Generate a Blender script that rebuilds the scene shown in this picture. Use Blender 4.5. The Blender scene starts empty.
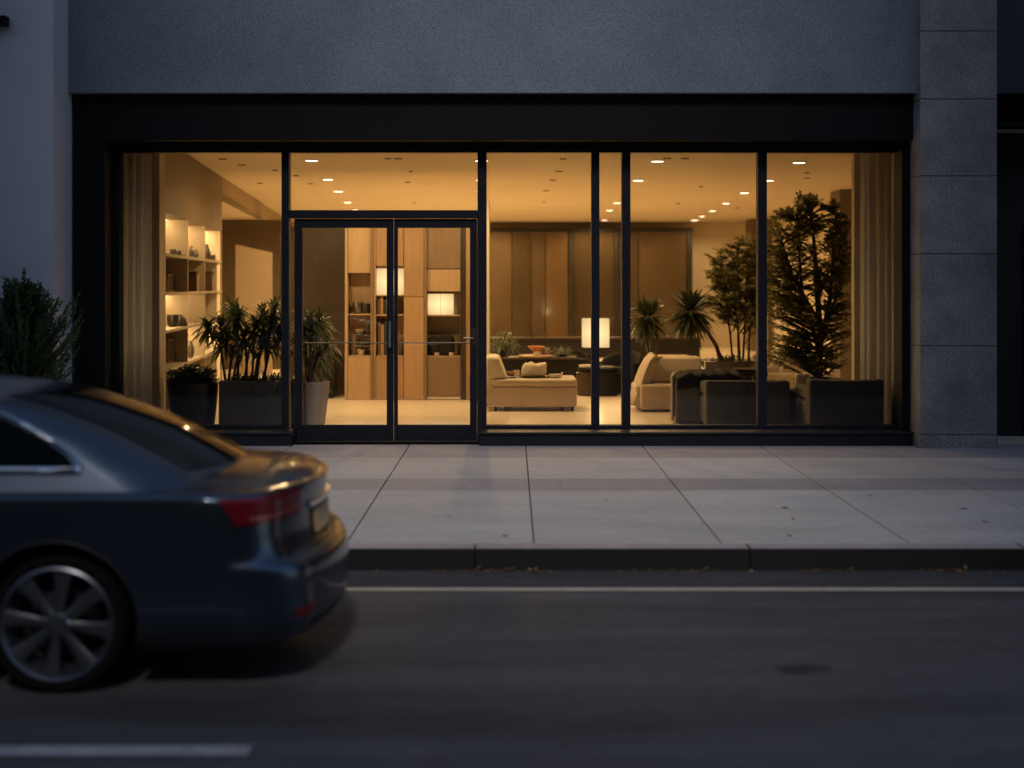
GAP, LOWH = 2.6, 14.0
import bpy, bmesh, math, random
from mathutils import Vector, Matrix
R = math.radians
scene = bpy.context.scene
COL = scene.collection
rng = random.Random(11)
F_PX = 1422.2      # 50 mm lens on a 36 mm sensor, 1024 px wide
EYE = 1.9          # camera height above the road
HOR = 285.0        # image row of the horizon
def X(px, d): return (px - 512.0) / F_PX * d
def Z(py, d): return EYE + (HOR - py) / F_PX * d
SW = 0.15          # pavement level
FL = 0.156         # lobby floor level

# ------------------------------------------------------------------ materials
MATS = {}
def nodes_of(name):
    m = bpy.data.materials.new(name); m.use_nodes = True
    nt = m.node_tree; nt.nodes.clear()
    out = nt.nodes.new('ShaderNodeOutputMaterial')
    MATS[name] = m
    return m, nt, out
def mat(name, col, rough=0.6, metal=0.0, var=0.0, vscale=6.0, bump=0.0, bscale=80.0, coat=0.0,
        stretch=(1, 1, 1), island=0.0, spec=0.5, sheen=0.0, fine=0.0, fscale=150.0, bdist=0.01, trans=0.0, grad=None):
    if name in MATS: return MATS[name]
    m, nt, out = nodes_of(name)
    p = nt.nodes.new('ShaderNodeBsdfPrincipled')
    p.inputs['Base Color'].default_value = (*col, 1)
    p.inputs['Roughness'].default_value = rough
    p.inputs['Metallic'].default_value = metal
    p.inputs['Coat Weight'].default_value = coat
    p.inputs['Coat Roughness'].default_value = 0.05
    p.inputs['Specular IOR Level'].default_value = spec
    if sheen: p.inputs['Sheen Weight'].default_value = sheen
    tc = nt.nodes.new('ShaderNodeTexCoord')
    mp = nt.nodes.new('ShaderNodeMapping'); mp.inputs['Scale'].default_value = stretch
    nt.links.new(tc.outputs['Object'], mp.inputs['Vector'])
    val = None
    def mul(a, b):
        n = nt.nodes.new('ShaderNodeMath'); n.operation = 'MULTIPLY'
        nt.links.new(a, n.inputs[0]); nt.links.new(b, n.inputs[1]); return n.outputs[0]
    def rang(src, lo, hi, f0=0.0, f1=1.0):
        n = nt.nodes.new('ShaderNodeMapRange'); nt.links.new(src, n.inputs['Value'])
        n.inputs['From Min'].default_value = f0; n.inputs['From Max'].default_value = f1
        n.inputs['To Min'].default_value = lo; n.inputs['To Max'].default_value = hi
        return n.outputs['Result']
    if var:
        n = nt.nodes.new('ShaderNodeTexNoise'); n.inputs['Scale'].default_value = vscale
        n.inputs['Detail'].default_value = 6; n.inputs['Roughness'].default_value = 0.62
        nt.links.new(mp.outputs[0], n.inputs['Vector'])
        val = rang(n.outputs['Fac'], 1 - var, 1 + var, 0.28, 0.72)
        rr = rang(n.outputs['Fac'], max(0.02, rough - 0.12 * var * 3), min(1, rough + 0.12 * var * 3), 0.28, 0.72)
        nt.links.new(rr, p.inputs['Roughness'])
    if fine:
        n = nt.nodes.new('ShaderNodeTexNoise'); n.inputs['Scale'].default_value = fscale
        n.inputs['Detail'].default_value = 3; nt.links.new(mp.outputs[0], n.inputs['Vector'])
        v2 = rang(n.outputs['Fac'], 1 - fine, 1 + fine, 0.32, 0.68)
        val = mul(val, v2) if val else v2
    if island:
        g = nt.nodes.new('ShaderNodeNewGeometry')
        v3 = rang(g.outputs['Random Per Island'], 1 - island, 1 + island)
        val = mul(val, v3) if val else v3
    if val:
        mx = nt.nodes.new('ShaderNodeVectorMath'); mx.operation = 'SCALE'
        mx.inputs[0].default_value = col; nt.links.new(val, mx.inputs['Scale'])
        nt.links.new(mx.outputs[0], p.inputs['Base Color'])
    if bump:
        n = nt.nodes.new('ShaderNodeTexNoise'); n.inputs['Scale'].default_value = bscale
        n.inputs['Detail'].default_value = 4; nt.links.new(mp.outputs[0], n.inputs['Vector'])
        b = nt.nodes.new('ShaderNodeBump'); b.inputs['Strength'].default_value = bump
        b.inputs['Distance'].default_value = bdist
        nt.links.new(n.outputs['Fac'], b.inputs['Height']); nt.links.new(b.outputs[0], p.inputs['Normal'])
    if trans:
        tl = nt.nodes.new('ShaderNodeBsdfTranslucent'); tl.inputs['Color'].default_value = (*[min(1, c * 1.6) for c in col], 1)
        ms = nt.nodes.new('ShaderNodeMixShader'); ms.inputs[0].default_value = trans
        nt.links.new(p.outputs[0], ms.inputs[1]); nt.links.new(tl.outputs[0], ms.inputs[2])
        nt.links.new(ms.outputs[0], out.inputs[0])
    else:
        nt.links.new(p.outputs[0], out.inputs[0])
    return m
def emis(name, col, strength):
    m, nt, out = nodes_of(name)
    e = nt.nodes.new('ShaderNodeEmission'); e.inputs[0].default_value = (*col, 1); e.inputs[1].default_value = strength
    nt.links.new(e.outputs[0], out.inputs[0]); return m
def shade_mat(name, col, strength, edge=0.55):
    # fabric lamp shade lit from within: brighter towards the middle of each panel
    m, nt, out = nodes_of(name)
    tc = nt.nodes.new('ShaderNodeTexCoord')
    sep = nt.nodes.new('ShaderNodeSeparateXYZ'); nt.links.new(tc.outputs['Generated'], sep.inputs[0])
    def hump(sock):
        a = nt.nodes.new('ShaderNodeMath'); a.operation = 'SUBTRACT'; nt.links.new(sock, a.inputs[0]); a.inputs[1].default_value = .5
        b = nt.nodes.new('ShaderNodeMath'); b.operation = 'ABSOLUTE'; nt.links.new(a.outputs[0], b.inputs[0])
        c = nt.nodes.new('ShaderNodeMapRange'); nt.links.new(b.outputs[0], c.inputs['Value'])
        c.inputs['From Min'].default_value = .5; c.inputs['From Max'].default_value = 0.05
        c.inputs['To Min'].default_value = edge; c.inputs['To Max'].default_value = 1
        return c.outputs[0]
    mu = nt.nodes.new('ShaderNodeMath'); mu.operation = 'MULTIPLY'
    nt.links.new(hump(sep.outputs[0]), mu.inputs[0]); nt.links.new(hump(sep.outputs[2]), mu.inputs[1])
    ms = nt.nodes.new('ShaderNodeMath'); ms.operation = 'MULTIPLY'; nt.links.new(mu.outputs[0], ms.inputs[0]); ms.inputs[1].default_value = strength
    e = nt.nodes.new('ShaderNodeEmission'); e.inputs[0].default_value = (*col, 1); nt.links.new(ms.outputs[0], e.inputs[1])
    nt.links.new(e.outputs[0], out.inputs[0]); return m
def glass(name, tint=(1, 1, 1), ior=1.5, gain=1.0, floor=0.0):
    m, nt, out = nodes_of(name)
    t = nt.nodes.new('ShaderNodeBsdfTransparent'); t.inputs[0].default_value = (*tint, 1)
    g = nt.nodes.new('ShaderNodeBsdfGlossy'); g.inputs['Roughness'].default_value = 0.0
    f = nt.nodes.new('ShaderNodeFresnel'); f.inputs['IOR'].default_value = ior
    mu = nt.nodes.new('ShaderNodeMath'); mu.operation = 'MULTIPLY_ADD'; mu.inputs[1].default_value = gain; mu.inputs[2].default_value = floor
    nt.links.new(f.outputs[0], mu.inputs[0])
    s = nt.nodes.new('ShaderNodeMixShader')
    nt.links.new(mu.outputs[0], s.inputs[0]); nt.links.new(t.outputs[0], s.inputs[1]); nt.links.new(g.outputs[0], s.inputs[2])
    nt.links.new(s.outputs[0], out.inputs[0]); return m
def stone(name, col, speck=0.35, scale=220, var=.12, rough=.55, bump=.12):
    return mat(name, col, rough, var=var, vscale=2.2, fine=speck, fscale=scale, bump=bump, bscale=scale)

STUCCO = mat('blue_grey_stucco', (.155, .187, .222), .9, var=.16, vscale=1.3, fine=.30, fscale=62, bump=.5, bscale=75, bdist=.015, stretch=(1, 1, 1))
PLASTER = mat('pale_plaster', (.52, .52, .54), .85, var=.05, vscale=.8, bump=.15, bscale=60)
SHELF = mat('bookcase_lacquer', (.30, .24, .165), .5, var=.05, vscale=2)
GRANITE = stone('speckled_granite', (.22, .208, .203), .45, 62, var=.34)
DARKSTONE = stone('dark_stone', (.03, .03, .033), .4, 60)
BLACKMETAL = mat('black_powder_coat', (.005, .0052, .006), .55, .0, spec=.15, var=.12, vscale=2)
FRAMEMETAL = mat('navy_black_aluminium', (.009, .010, .015), .42, .0, spec=.3, var=.1, vscale=3)
ASPHALT = None
WOOD = mat('honey_wood_panel', (.33, .21, .115), .45, var=.13, vscale=3.0, stretch=(7, 7, .7), bump=.05, bscale=40)
WOODP = mat('pale_wood_panel', (.43, .29, .165), .5, var=.15, vscale=2.0, stretch=(6, 6, .6))
WOODD = mat('dark_wood_panel', (.040, .024, .013), .4, var=.25, vscale=2.5, stretch=(6, 6, .6))
BROWNP = mat('taupe_panel', (.21, .14, .085), .45, var=.12, vscale=1.5, stretch=(4, 4, .5))
CREAMW = mat('cream_paint', (.66, .56, .42), .75, var=.05, vscale=1.2)
CEILM = mat('warm_white_ceiling', (.54, .465, .355), .85, var=.06, vscale=.5)
DARKTRIM = mat('bronze_trim', (.012, .010, .008), .5, .1)
FLOORM = mat('polished_limestone', (.76, .65, .49), .3, var=.03, vscale=1.1, fine=.06, fscale=30)
CURT = mat('grey_linen_curtain', (.84, .83, .81), .9, fine=.08, fscale=160, stretch=(1, 1, .06), trans=.45)
CREAMF = mat('cream_upholstery', (.55, .44, .32), .9, var=.08, vscale=4, fine=.12, fscale=180, bump=.25, bscale=220, sheen=.3)
PALEF = mat('ivory_cushion_fabric', (.66, .56, .43), .9, var=.07, vscale=5, bump=.3, bscale=40)
GREYF = mat('grey_upholstery', (.125, .115, .10), .95, var=.16, vscale=3.2, fine=.16, fscale=120, bump=.3, bscale=160, spec=.25)
DARKF = mat('charcoal_upholstery', (.017, .014, .012), .9, var=.2, vscale=5, fine=.15, fscale=150, spec=.2)
THROW = mat('black_knit_throw', (.012, .011, .011), .95, var=.3, vscale=20, bump=.9, bscale=70)
POTBLK = mat('black_glazed_pot', (.014, .014, .015), .35, var=.15, vscale=5)
POTCON = mat('grey_concrete_planter', (.15, .14, .125), .8, var=.2, vscale=3, fine=.15, fscale=60, bump=.2, bscale=50)
POTPALE = mat('pale_stone_planter', (.30, .24, .18), .7, var=.15, vscale=4, fine=.1, fscale=70)
SOIL = mat('potting_soil', (.025, .018, .012), 1, var=.3, vscale=20, bump=.9, bscale=60)
LEAF = mat('dark_leaf', (.046, .056, .017), .42, island=.55, trans=.3)
LEAFT = mat('tree_leaf', (.19, .18, .055), .42, island=.7, trans=.5)
LEAFY = mat('olive_leaf', (.070, .088, .028), .45, island=.5, trans=.3)
LEAFX = mat('conifer_leaf', (.045, .090, .026), .6, island=.5, trans=.2)
BARK = mat('brown_bark', (.085, .055, .035), .9, var=.3, vscale=18, bump=.6, bscale=40, stretch=(1, 1, .3))
CERAM = mat('cream_ceramic', (.62, .54, .44), .35, var=.05)
DCERAM = mat('dark_ceramic', (.05, .04, .035), .35, var=.2, vscale=12)
TERRA = mat('terracotta_glaze', (.42, .16, .07), .4, var=.15, vscale=9)
BRASS = mat('aged_brass', (.45, .30, .12), .35, .9)
STEEL = mat('brushed_steel', (.20, .19, .18), .38, 1.0, var=.1, vscale=20)
PAPER = mat('book_paper', (.5, .42, .3), .8, island=.3)
BOOKS = [mat('book_cloth_brown', (.12, .06, .03), .7), mat('book_cloth_ochre', (.33, .2, .08), .7), mat('book_cloth_black', (.02, .02, .02), .7), mat('book_cloth_sand', (.45, .36, .25), .7)]
PANE = glass('window_glass', (.96, .97, .96), 1.5, 1.25, .006)
WARM = (1.0, .66, .29)
LENS = emis('downlight_lens', (1.0, .66, .44), 9.0)
LED = emis('warm_led_strip', (1.0, .66, .30), 80)
SHADE = shade_mat('lit_lamp_shade', (1.0, .66, .31), 1.65, .72)

# ------------------------------------------------------------------ mesh helpers
def BM(): return bmesh.new()
def box(bm, x0, x1, y0, y1, z0, z1):
    v = [bm.verts.new(p) for p in ((x0, y0, z0), (x1, y0, z0), (x1, y1, z0), (x0, y1, z0), (x0, y0, z1), (x1, y0, z1), (x1, y1, z1), (x0, y1, z1))]
    for f in ((3, 2, 1, 0), (4, 5, 6, 7), (0, 1, 5, 4), (1, 2, 6, 5), (2, 3, 7, 6), (3, 0, 4, 7)):
        bm.faces.new([v[i] for i in f])
    return v
def rbox(bm, c, size, rz=0, rx=0, ry=0):
    v = box(bm, -size[0] / 2, size[0] / 2, -size[1] / 2, size[1] / 2, -size[2] / 2, size[2] / 2)
    M = Matrix.Translation(c) @ Matrix.Rotation(rz, 4, 'Z') @ Matrix.Rotation(ry, 4, 'Y') @ Matrix.Rotation(rx, 4, 'X')
    for q in v: q.co = M @ q.co
    return v
def prism(bm, poly, z0, z1):
    a = [bm.verts.new((p[0], p[1], z0)) for p in poly]; b = [bm.verts.new((p[0], p[1], z1)) for p in poly]
    n = len(poly)
    bm.faces.new(a[::-1]); bm.faces.new(b)
    for i in range(n): bm.faces.new((a[i], a[(i + 1) % n], b[(i + 1) % n], b[i]))
def tube(bm, pts, radii, n=8, cap=True):
    rings = []; pu = None
    pts = [Vector(p) for p in pts]
    if not hasattr(radii, '__len__'): radii = [radii] * len(pts)
    for i, p in enumerate(pts):
        t = (pts[min(i + 1, len(pts) - 1)] - pts[max(i - 1, 0)]).normalized()
        u = t.cross(Vector((0, 0, 1))) if pu is None else pu - t * pu.dot(t)
        if u.length < 1e-3: u = t.cross(Vector((0, 1, 0)))
        u.normalize(); w = t.cross(u); pu = u
        rings.append([bm.verts.new(p + (u * math.cos(2 * math.pi * k / n) + w * math.sin(2 * math.pi * k / n)) * radii[i]) for k in range(n)])
    for a, b in zip(rings, rings[1:]):
        for k in range(n): bm.faces.new((a[k], a[(k + 1) % n], b[(k + 1) % n], b[k]))
    if cap:
        bm.faces.new(rings[0][::-1]); bm.faces.new(rings[-1])
def lathe(bm, prof, c=(0, 0, 0), n=24, axis='Z', cap=True):
    rings = []
    for r, z in prof:
        ring = []
        for k in range(n):
            a = 2 * math.pi * k / n
            p = (r * math.cos(a), r * math.sin(a), z) if axis == 'Z' else (r * math.cos(a), z, r * math.sin(a))
            ring.append(bm.verts.new((p[0] + c[0], p[1] + c[1], p[2] + c[2])))
        rings.append(ring)
    for a, b in zip(rings, rings[1:]):
        for k in range(n): bm.faces.new((a[k], a[(k + 1) % n], b[(k + 1) % n], b[k]))
    if cap and prof[0][0] > 1e-4: bm.faces.new(rings[0][::-1])
    if cap and prof[-1][0] > 1e-4: bm.faces.new(rings[-1])
ORI = {}
def emit(name, bm, m, parent=None, smooth=None, bevel=0.0, loc=(0, 0, 0), subsurf=0):
    """link a bmesh (in world coordinates) as ONE mesh object, origin at loc or at its thing's base"""
    me = bpy.data.meshes.new(name)
    o = Vector(ORI[parent.name]) if parent is not None else Vector(loc)
    bmesh.ops.translate(bm, verts=bm.verts, vec=-o)
    bmesh.ops.recalc_face_normals(bm, faces=bm.faces)
    bm.to_mesh(me); bm.free()
    return link(name, me, m, parent, smooth, bevel, o, subsurf)
def link(name, me, m, parent, smooth, bevel, o, subsurf=0):
    for mm in (m if isinstance(m, (list, tuple)) else [m]): me.materials.append(mm)
    ob = bpy.data.objects.new(name, me); COL.objects.link(ob)
    if parent is None: ob.location = o
    else: ob.parent = parent
    ORI[ob.name] = tuple(o)
    if smooth is not None:
        me.shade_smooth(); me.set_sharp_from_angle(angle=R(smooth))
    if bevel:
        b = ob.modifiers.new('bevel', 'BEVEL'); b.width = bevel; b.segments = 3; b.limit_method = 'ANGLE'
        me.shade_smooth()
        b.harden_normals = True
    if subsurf:
        s = ob.modifiers.new('smooth', 'SUBSURF'); s.levels = subsurf; s.render_levels = subsurf
        me.shade_smooth()
    return ob
def emit_lists(name, V, F, m, parent=None, loc=(0, 0, 0), smooth=None):
    o = Vector(ORI[parent.name]) if parent is not None else Vector(loc)
    me = bpy.data.meshes.new(name)
    me.from_pydata([tuple(Vector(v) - o) for v in V], [], F); me.update()
    return link(name, me, m, parent, smooth, 0, o)
def tag(o, label, cat, group=None):
    o['label'] = label; o['category'] = cat
    if group: o['group'] = group
    return o
def thing(name, label, cat, loc, group=None):
    o = bpy.data.objects.new(name, None); COL.objects.link(o); o.location = loc
    o.empty_display_size = .1
    ORI[o.name] = tuple(loc)
    return tag(o, label, cat, group)
def struct(o):
    o['kind'] = 'structure'; return o

# ------------------------------------------------------------------ foliage helpers
def strap(V, F, base, d, L, w, droop, seg=5):
    d = d.normalized(); side = d.cross(Vector((0, 0, 1)))
    if side.length < .05: side = Vector((1, 0, 0))
    side.normalize()
    i0 = len(V)
    for k in range(seg + 1):
        t = k / seg
        p = base + d * (L * t) + Vector((0, 0, -droop * L * t * t))
        ww = w * (0.45 + 1.1 * t) * (1 - t) ** .55 if t < 1 else 0.001
        V.append(p - side * ww / 2); V.append(p + side * ww / 2)
    for k in range(seg):
        a = i0 + 2 * k; F.append((a, a + 1, a + 3, a + 2))
def rosette(V, F, c, n, L, w, low=-.25):
    c = Vector(c)
    for i in range(n):
        az = i * 2.39996 + rng.uniform(-.3, .3); e = low + (1.35 - low) * (i / n) + rng.uniform(-.12, .12)
        d = Vector((math.cos(az) * math.cos(e), math.sin(az) * math.cos(e), math.sin(e)))
        strap(V, F, c + d * .02 + Vector((0, 0, rng.uniform(-.06, .04))), d, L * rng.uniform(.75, 1.1), w * rng.uniform(.8, 1.2), rng.uniform(.25, .75))
def leaf(V, F, p, d, L, w, nrm):
    s = d.cross(nrm)
    if s.length < .01: s = d.orthogonal()
    s.normalize(); i = len(V)
    n2 = s.cross(d).normalized()
    V.extend((p, p + d * L * .45 + s * w / 2 - n2 * w * .15, p + d * L + n2 * (-L * .12), p + d * L * .45 - s * w / 2 - n2 * w * .15))
    F.append((i, i + 1, i + 2)); F.append((i, i + 2, i + 3))
def rvec():
    while True:
        v = Vector((rng.uniform(-1, 1), rng.uniform(-1, 1), rng.uniform(-1, 1)))
        if .05 < v.length < 1: return v
def leafy(root, stems, blobs, nb, leaves, L, w, up=.25, droop=.2, leafm=None, barkm=None, start=.45, slope=.85):
    """stems: polylines with radii; blobs: (centre, radii, weight) crown volumes; branches run from a stem into them"""
    V, F = [], []; bw = BM()
    pts = []
    for st, rad in stems:
        tube(bw, st, rad, 7)
        for a, b in zip(st, st[1:]):
            for k in range(8): pts.append(Vector(a).lerp(Vector(b), k / 8))
        pts.append(Vector(st[-1]))
    tot = sum(b[2] for b in blobs)
    for bi in range(nb):
        r = rng.uniform(0, tot)
        for c, rad, wt in blobs:
            r -= wt
            if r <= 0: break
        q = rvec(); q = q * (q.length ** -.45)
        q *= rng.uniform(.8, 1.18); tip = Vector((c[0] + q.x * rad[0], c[1] + q.y * rad[1], c[2] + q.z * rad[2]))
        best = min(pts, key=lambda p: math.hypot(p.x - tip.x, p.y - tip.y) + 1.1 * abs((tip.z - p.z) - slope * math.hypot(p.x - tip.x, p.y - tip.y)) + rng.uniform(0, .3))
        mid = best.lerp(tip, .5) + Vector((0, 0, up * (tip - best).length * .5))
        end = tip + Vector((0, 0, -droop * .3 * (tip - best).length))
        curve = []
        for k in range(9):
            t = k / 8
            curve.append(best * (1 - t) ** 2 + mid * 2 * t * (1 - t) + end * t * t)
        tube(bw, curve[::2], [.011, .008, .006, .004, .002], 4, cap=False)
        for li in range(leaves):
            t = start + (1 - start) * (li + rng.random()) / leaves
            k = min(7, int(t * 8)); p = curve[k].lerp(curve[k + 1], t * 8 - k)
            ax = (curve[k + 1] - curve[k]).normalized()
            sd = ax.cross(Vector((0, 0, 1)))
            if sd.length < .05: sd = Vector((1, 0, 0))
            sd = sd.normalized() * (1 if li % 2 else -1)
            d = (ax * rng.uniform(.4, 1.0) + sd * rng.uniform(.3, 1) + rvec() * .45 + Vector((0, 0, -droop))).normalized()
            leaf(V, F, p + rvec() * .015, d, L * rng.uniform(.65, 1.2), w * rng.uniform(.7, 1.2), (Vector((0, 0, 1)) + rvec() * .8).normalized())
    emit('trunk', bw, barkm or BARK, root, smooth=60)
    emit_lists('crown', V, F, leafm or LEAF, root)
# ================================================================== SETTING: ground, road, pavement
def road_material():
    m, nt, out = nodes_of('worn_asphalt')
    p = nt.nodes.new('ShaderNodeBsdfPrincipled'); p.inputs['Roughness'].default_value = .78
    tc = nt.nodes.new('ShaderNodeTexCoord')
    def noise(scale, st, det=6, rough=.6):
        mp = nt.nodes.new('ShaderNodeMapping'); mp.inputs['Scale'].default_value = st
        nt.links.new(tc.outputs['Object'], mp.inputs['Vector'])
        n = nt.nodes.new('ShaderNodeTexNoise'); n.inputs['Scale'].default_value = scale; n.inputs['Detail'].default_value = det
        n.inputs['Roughness'].default_value = rough
        nt.links.new(mp.outputs[0], n.inputs['Vector']); return n.outputs['Fac']
    def rang(s, lo, hi, a=.3, b=.7):
        n = nt.nodes.new('ShaderNodeMapRange'); nt.links.new(s, n.inputs['Value'])
        n.inputs['From Min'].default_value = a; n.inputs['From Max'].default_value = b
        n.inputs['To Min'].default_value = lo; n.inputs['To Max'].default_value = hi; return n.outputs[0]
    def mul(a, b):
        n = nt.nodes.new('ShaderNodeMath'); n.operation = 'MULTIPLY'; nt.links.new(a, n.inputs[0]); nt.links.new(b, n.inputs[1]); return n.outputs[0]
    v = mul(rang(noise(.9, (.25, 1.7, 1)), .5, 1.5), mul(rang(noise(6, (1, 1, 1)), .86, 1.14), rang(noise(90, (1, 1, 1), 2), .6, 1.45)))
    sc = nt.nodes.new('ShaderNodeVectorMath'); sc.operation = 'SCALE'; sc.inputs[0].default_value = (.062, .058, .060)
    nt.links.new(v, sc.inputs['Scale']); nt.links.new(sc.outputs[0], p.inputs['Base Color'])
    nt.links.new(rang(noise(1.3, (.4, 1.4, 1)), .68, .86), p.inputs['Roughness'])
    b = nt.nodes.new('ShaderNodeBump'); b.inputs['Strength'].default_value = .55; b.inputs['Distance'].default_value = .006
    nt.links.new(noise(110, (1, 1, 1), 3), b.inputs['Height']); nt.links.new(b.outputs[0], p.inputs['Normal'])
    nt.links.new(p.outputs[0], out.inputs[0]); return m
ASPHALT = road_material()
CONC = mat('pavement_concrete', (.44, .405, .365), .8, var=.17, vscale=1.3, fine=.13, fscale=42, bump=.25, bscale=70, stretch=(.55, 1.5, 1), island=.05)
CONCD = mat('darker_pavement_band', (.30, .27, .26), .75, var=.16, vscale=1.5, fine=.13, fscale=42, bump=.25, bscale=70, stretch=(.5, 1.5, 1), island=.05)
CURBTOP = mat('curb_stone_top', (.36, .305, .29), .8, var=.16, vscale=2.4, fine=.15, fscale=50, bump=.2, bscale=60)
CURBFACE = mat('dark_curb_face', (.010, .009, .009), .9, var=.35, vscale=3.5, fine=.2, fscale=40)  # kerb sides, much darker than the top
GUTTER = mat('dirty_gutter', (.045, .040, .040), .85, var=.3, vscale=2.5, fine=.25, fscale=50, bump=.4, bscale=80, stretch=(.4, 1.5, 1))
PAINT = mat('worn_road_paint', (.43, .365, .285), .7, var=.2, vscale=6, fine=.18, fscale=40, stretch=(.6, 1.4, 1))
PAINTW = mat('worn_white_road_paint', (.33, .33, .33), .7, var=.25, vscale=6, fine=.2, fscale=40)
def sheet(name, m, x0, x1, y0, y1, z):
    b = BM(); b.faces.new([b.verts.new(p) for p in ((x0, y0, z), (x1, y0, z), (x1, y1, z), (x0, y1, z))])
    return struct(emit(name, b, m, loc=((x0 + x1) / 2, (y0 + y1) / 2, z)))
YC = 9.45   # kerb face
sheet('ground', mat('dull_ground', (.05, .05, .05), .9, var=.2), -400, 400, -400, 400, -.02)
sheet('road', ASPHALT, -60, 60, -8, YC, 0.0)
sheet('gutter', GUTTER, -60, 60, 8.98, YC - .002, .004)
sheet('edge_line', PAINT, -60, 60, 8.81, 8.90, .006)
b = BM()
for k in range(-6, 8):
    x1 = -1.067 + k * 9.0
    b.faces.new([b.verts.new(p) for p in ((x1 - 3, 5.725, .006), (x1, 5.725, .006), (x1, 5.85, .006), (x1 - 3, 5.85, .006))])
struct(emit('lane_line', b, PAINTW))
b = BM(); cxs, cys = X(800, 7.02), 7.03
vs = [b.verts.new((cxs + math.cos(a) * .13 * (1 + .25 * math.sin(3 * a + 1)), cys + math.sin(a) * .075 * (1 + .2 * math.sin(2 * a)), .004)) for a in [2 * math.pi * k / 28 for k in range(28)]]
b.faces.new(vs); struct(emit('oil_stain', b, mat('oil_stained_asphalt', (.022, .020, .021), .6, var=.3, vscale=14, fine=.3, fscale=90), loc=(cxs, cys, .004)))
# kerb: stones with joints
b = BM(); x = -42.0; first = X(475, 9.5)
x = first - 1.83 * 25
while x < 45:
    box(b, x + .0025, x + 1.8275, YC, YC + .20, -.01, SW)
    x += 1.83
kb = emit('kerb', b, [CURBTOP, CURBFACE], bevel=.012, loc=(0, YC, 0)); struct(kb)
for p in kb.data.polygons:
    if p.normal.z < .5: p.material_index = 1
# pavement slabs with open joints over a dark bed
b = BM(); b2 = BM()
joints = [X(345, 9.57) + 1.2725 * k for k in range(-24, 26)]
rows = [(YC + .205, 12.13), (12.135, 12.86), (12.865, 14.42), (14.425, 15.6)]
for i in range(len(joints) - 1):
    for r, (y0, y1) in enumerate(rows):
        g = .0048
        box(b2 if r in (1, 3) else b, joints[i] + g, joints[i + 1] - g, y0, y1 , .10, SW + rng.uniform(-.001, .001))
pv = emit('pavement', b, CONC, bevel=.004, loc=(0, 12, 0)); struct(pv)
pv = emit('pavement_band', b2, CONCD, bevel=.004, loc=(0, 12, 0)); struct(pv)
b = BM()
for px, py, r_ in ((785, 508, .028), (793, 519, .018), (963, 509, .03), (985, 522, .024), (790, 536, .02), (505, 536, .018), (606, 500, .016), (702, 524, .015), (870, 496, .02), (448, 516, .014), (560, 483, .02)):
    d_ = 1.75 * F_PX / (py - HOR); x_ = X(px, d_)
    b.faces.new([b.verts.new((x_ + r_ * math.cos(2 * math.pi * k / 12) * rng.uniform(.75, 1.3), d_ + r_ * math.sin(2 * math.pi * k / 12) * rng.uniform(.75, 1.3), SW + .004)) for k in range(12)])
struct(emit('gum_spots', b, mat('old_gum', (.10, .09, .09), .7, var=.2, vscale=30), loc=(0, 12, SW)))
sheet('pavement_bed', mat('joint_dirt', (.07, .063, .06), .95, var=.2, vscale=4), -60, 60, YC + .19, 15.9, .105)
# fallen leaves in the gutter
V, F = [], []
LEAFB = mat('dry_leaf', (.20, .10, .035), .7, island=.6)
cl = [X(p, 9.3) for p in (452, 478, 488, 540, 650, 662, 700, 818, 832, 845, 932, 945, 958, 968, 985)]
for i in range(170):
    x = rng.choice(cl) + rng.gauss(0, .07) if rng.random() < .65 else rng.uniform(-3.4, 3.6)
    y = YC - abs(rng.gauss(0, .045)) - .02
    d = Vector((rng.uniform(-1, 1), rng.uniform(-1, 1), rng.uniform(-.1, .35))).normalized()
    leaf(V, F, Vector((x, y, .009 + rng.uniform(0, .012))), d, rng.uniform(.025, .055), rng.uniform(.015, .03), Vector((0, 0, 1)))
o = emit_lists('fallen_leaves', V, F, LEAFB); o['kind'] = 'stuff'
tag(o, 'dry brown fallen leaves scattered along the foot of the kerb', 'leaves')

# ================================================================== STOREFRONT BUILDING
YG = 15.9          # glass plane
YF = 15.5          # header and outer jamb face
sf = thing('storefront_building', 'wide glass storefront lit from inside under blue grey stucco wall', 'building', (0, YG, SW))
b = BM(); box(b, -4.80, 4.60, 15.38, 15.95, Z(93, 15.4), 11.0)
emit('wall', b, STUCCO, sf)
b = BM(); box(b, -4.775, 4.372, YF, 16.05, Z(140, YF), Z(93, 15.4) - .003)
emit('header', b, BLACKMETAL, sf, bevel=.006)
# outer jambs and head rail of the glazing
for q in ((-4.775, X(105, YF), YF, 16.05), (X(105, YF) + .003, X(120, YG - .08), YG - .10, YG + .06), (X(897, YG - .08), 4.372, YG - .28, YG + .06)):
    b = BM(); box(b, *q, SW + .153, Z(140, YF) - .003); emit('jamb', b, BLACKMETAL, sf, bevel=.005)
ZT = Z(152.5, YG - .06); ZB = Z(425, YG - .06)
MUL = [(281.5, 289), (477.5, 486.5), (591.5, 599.5), (622, 630.5), (758, 767)]
xl, xr_ = X(120, YG - .08), X(897, YG - .08)
b = BM()
box(b, xl + .002, xr_ - .002, YG - .07, YG + .05, ZT, Z(140, YF) - .004)           # head rail
xm = [(X(a, YG - .08), X(c, YG - .08)) for a, c in MUL]
box(b, xl + .002, xm[0][0] - .002, YG - .07, YG + .05, SW + .153, ZB)             # sill rails
for (a, c) in ((xm[1][1], xm[2][0]), (xm[2][1], xm[3][0]), (xm[3][1], xm[4][0]), (xm[4][1], xr_)):
    box(b, a + .002, c - .002, YG - .07, YG + .05, SW + .153, ZB)
emit('window_frame', b, FRAMEMETAL, sf, bevel=.004)
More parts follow.
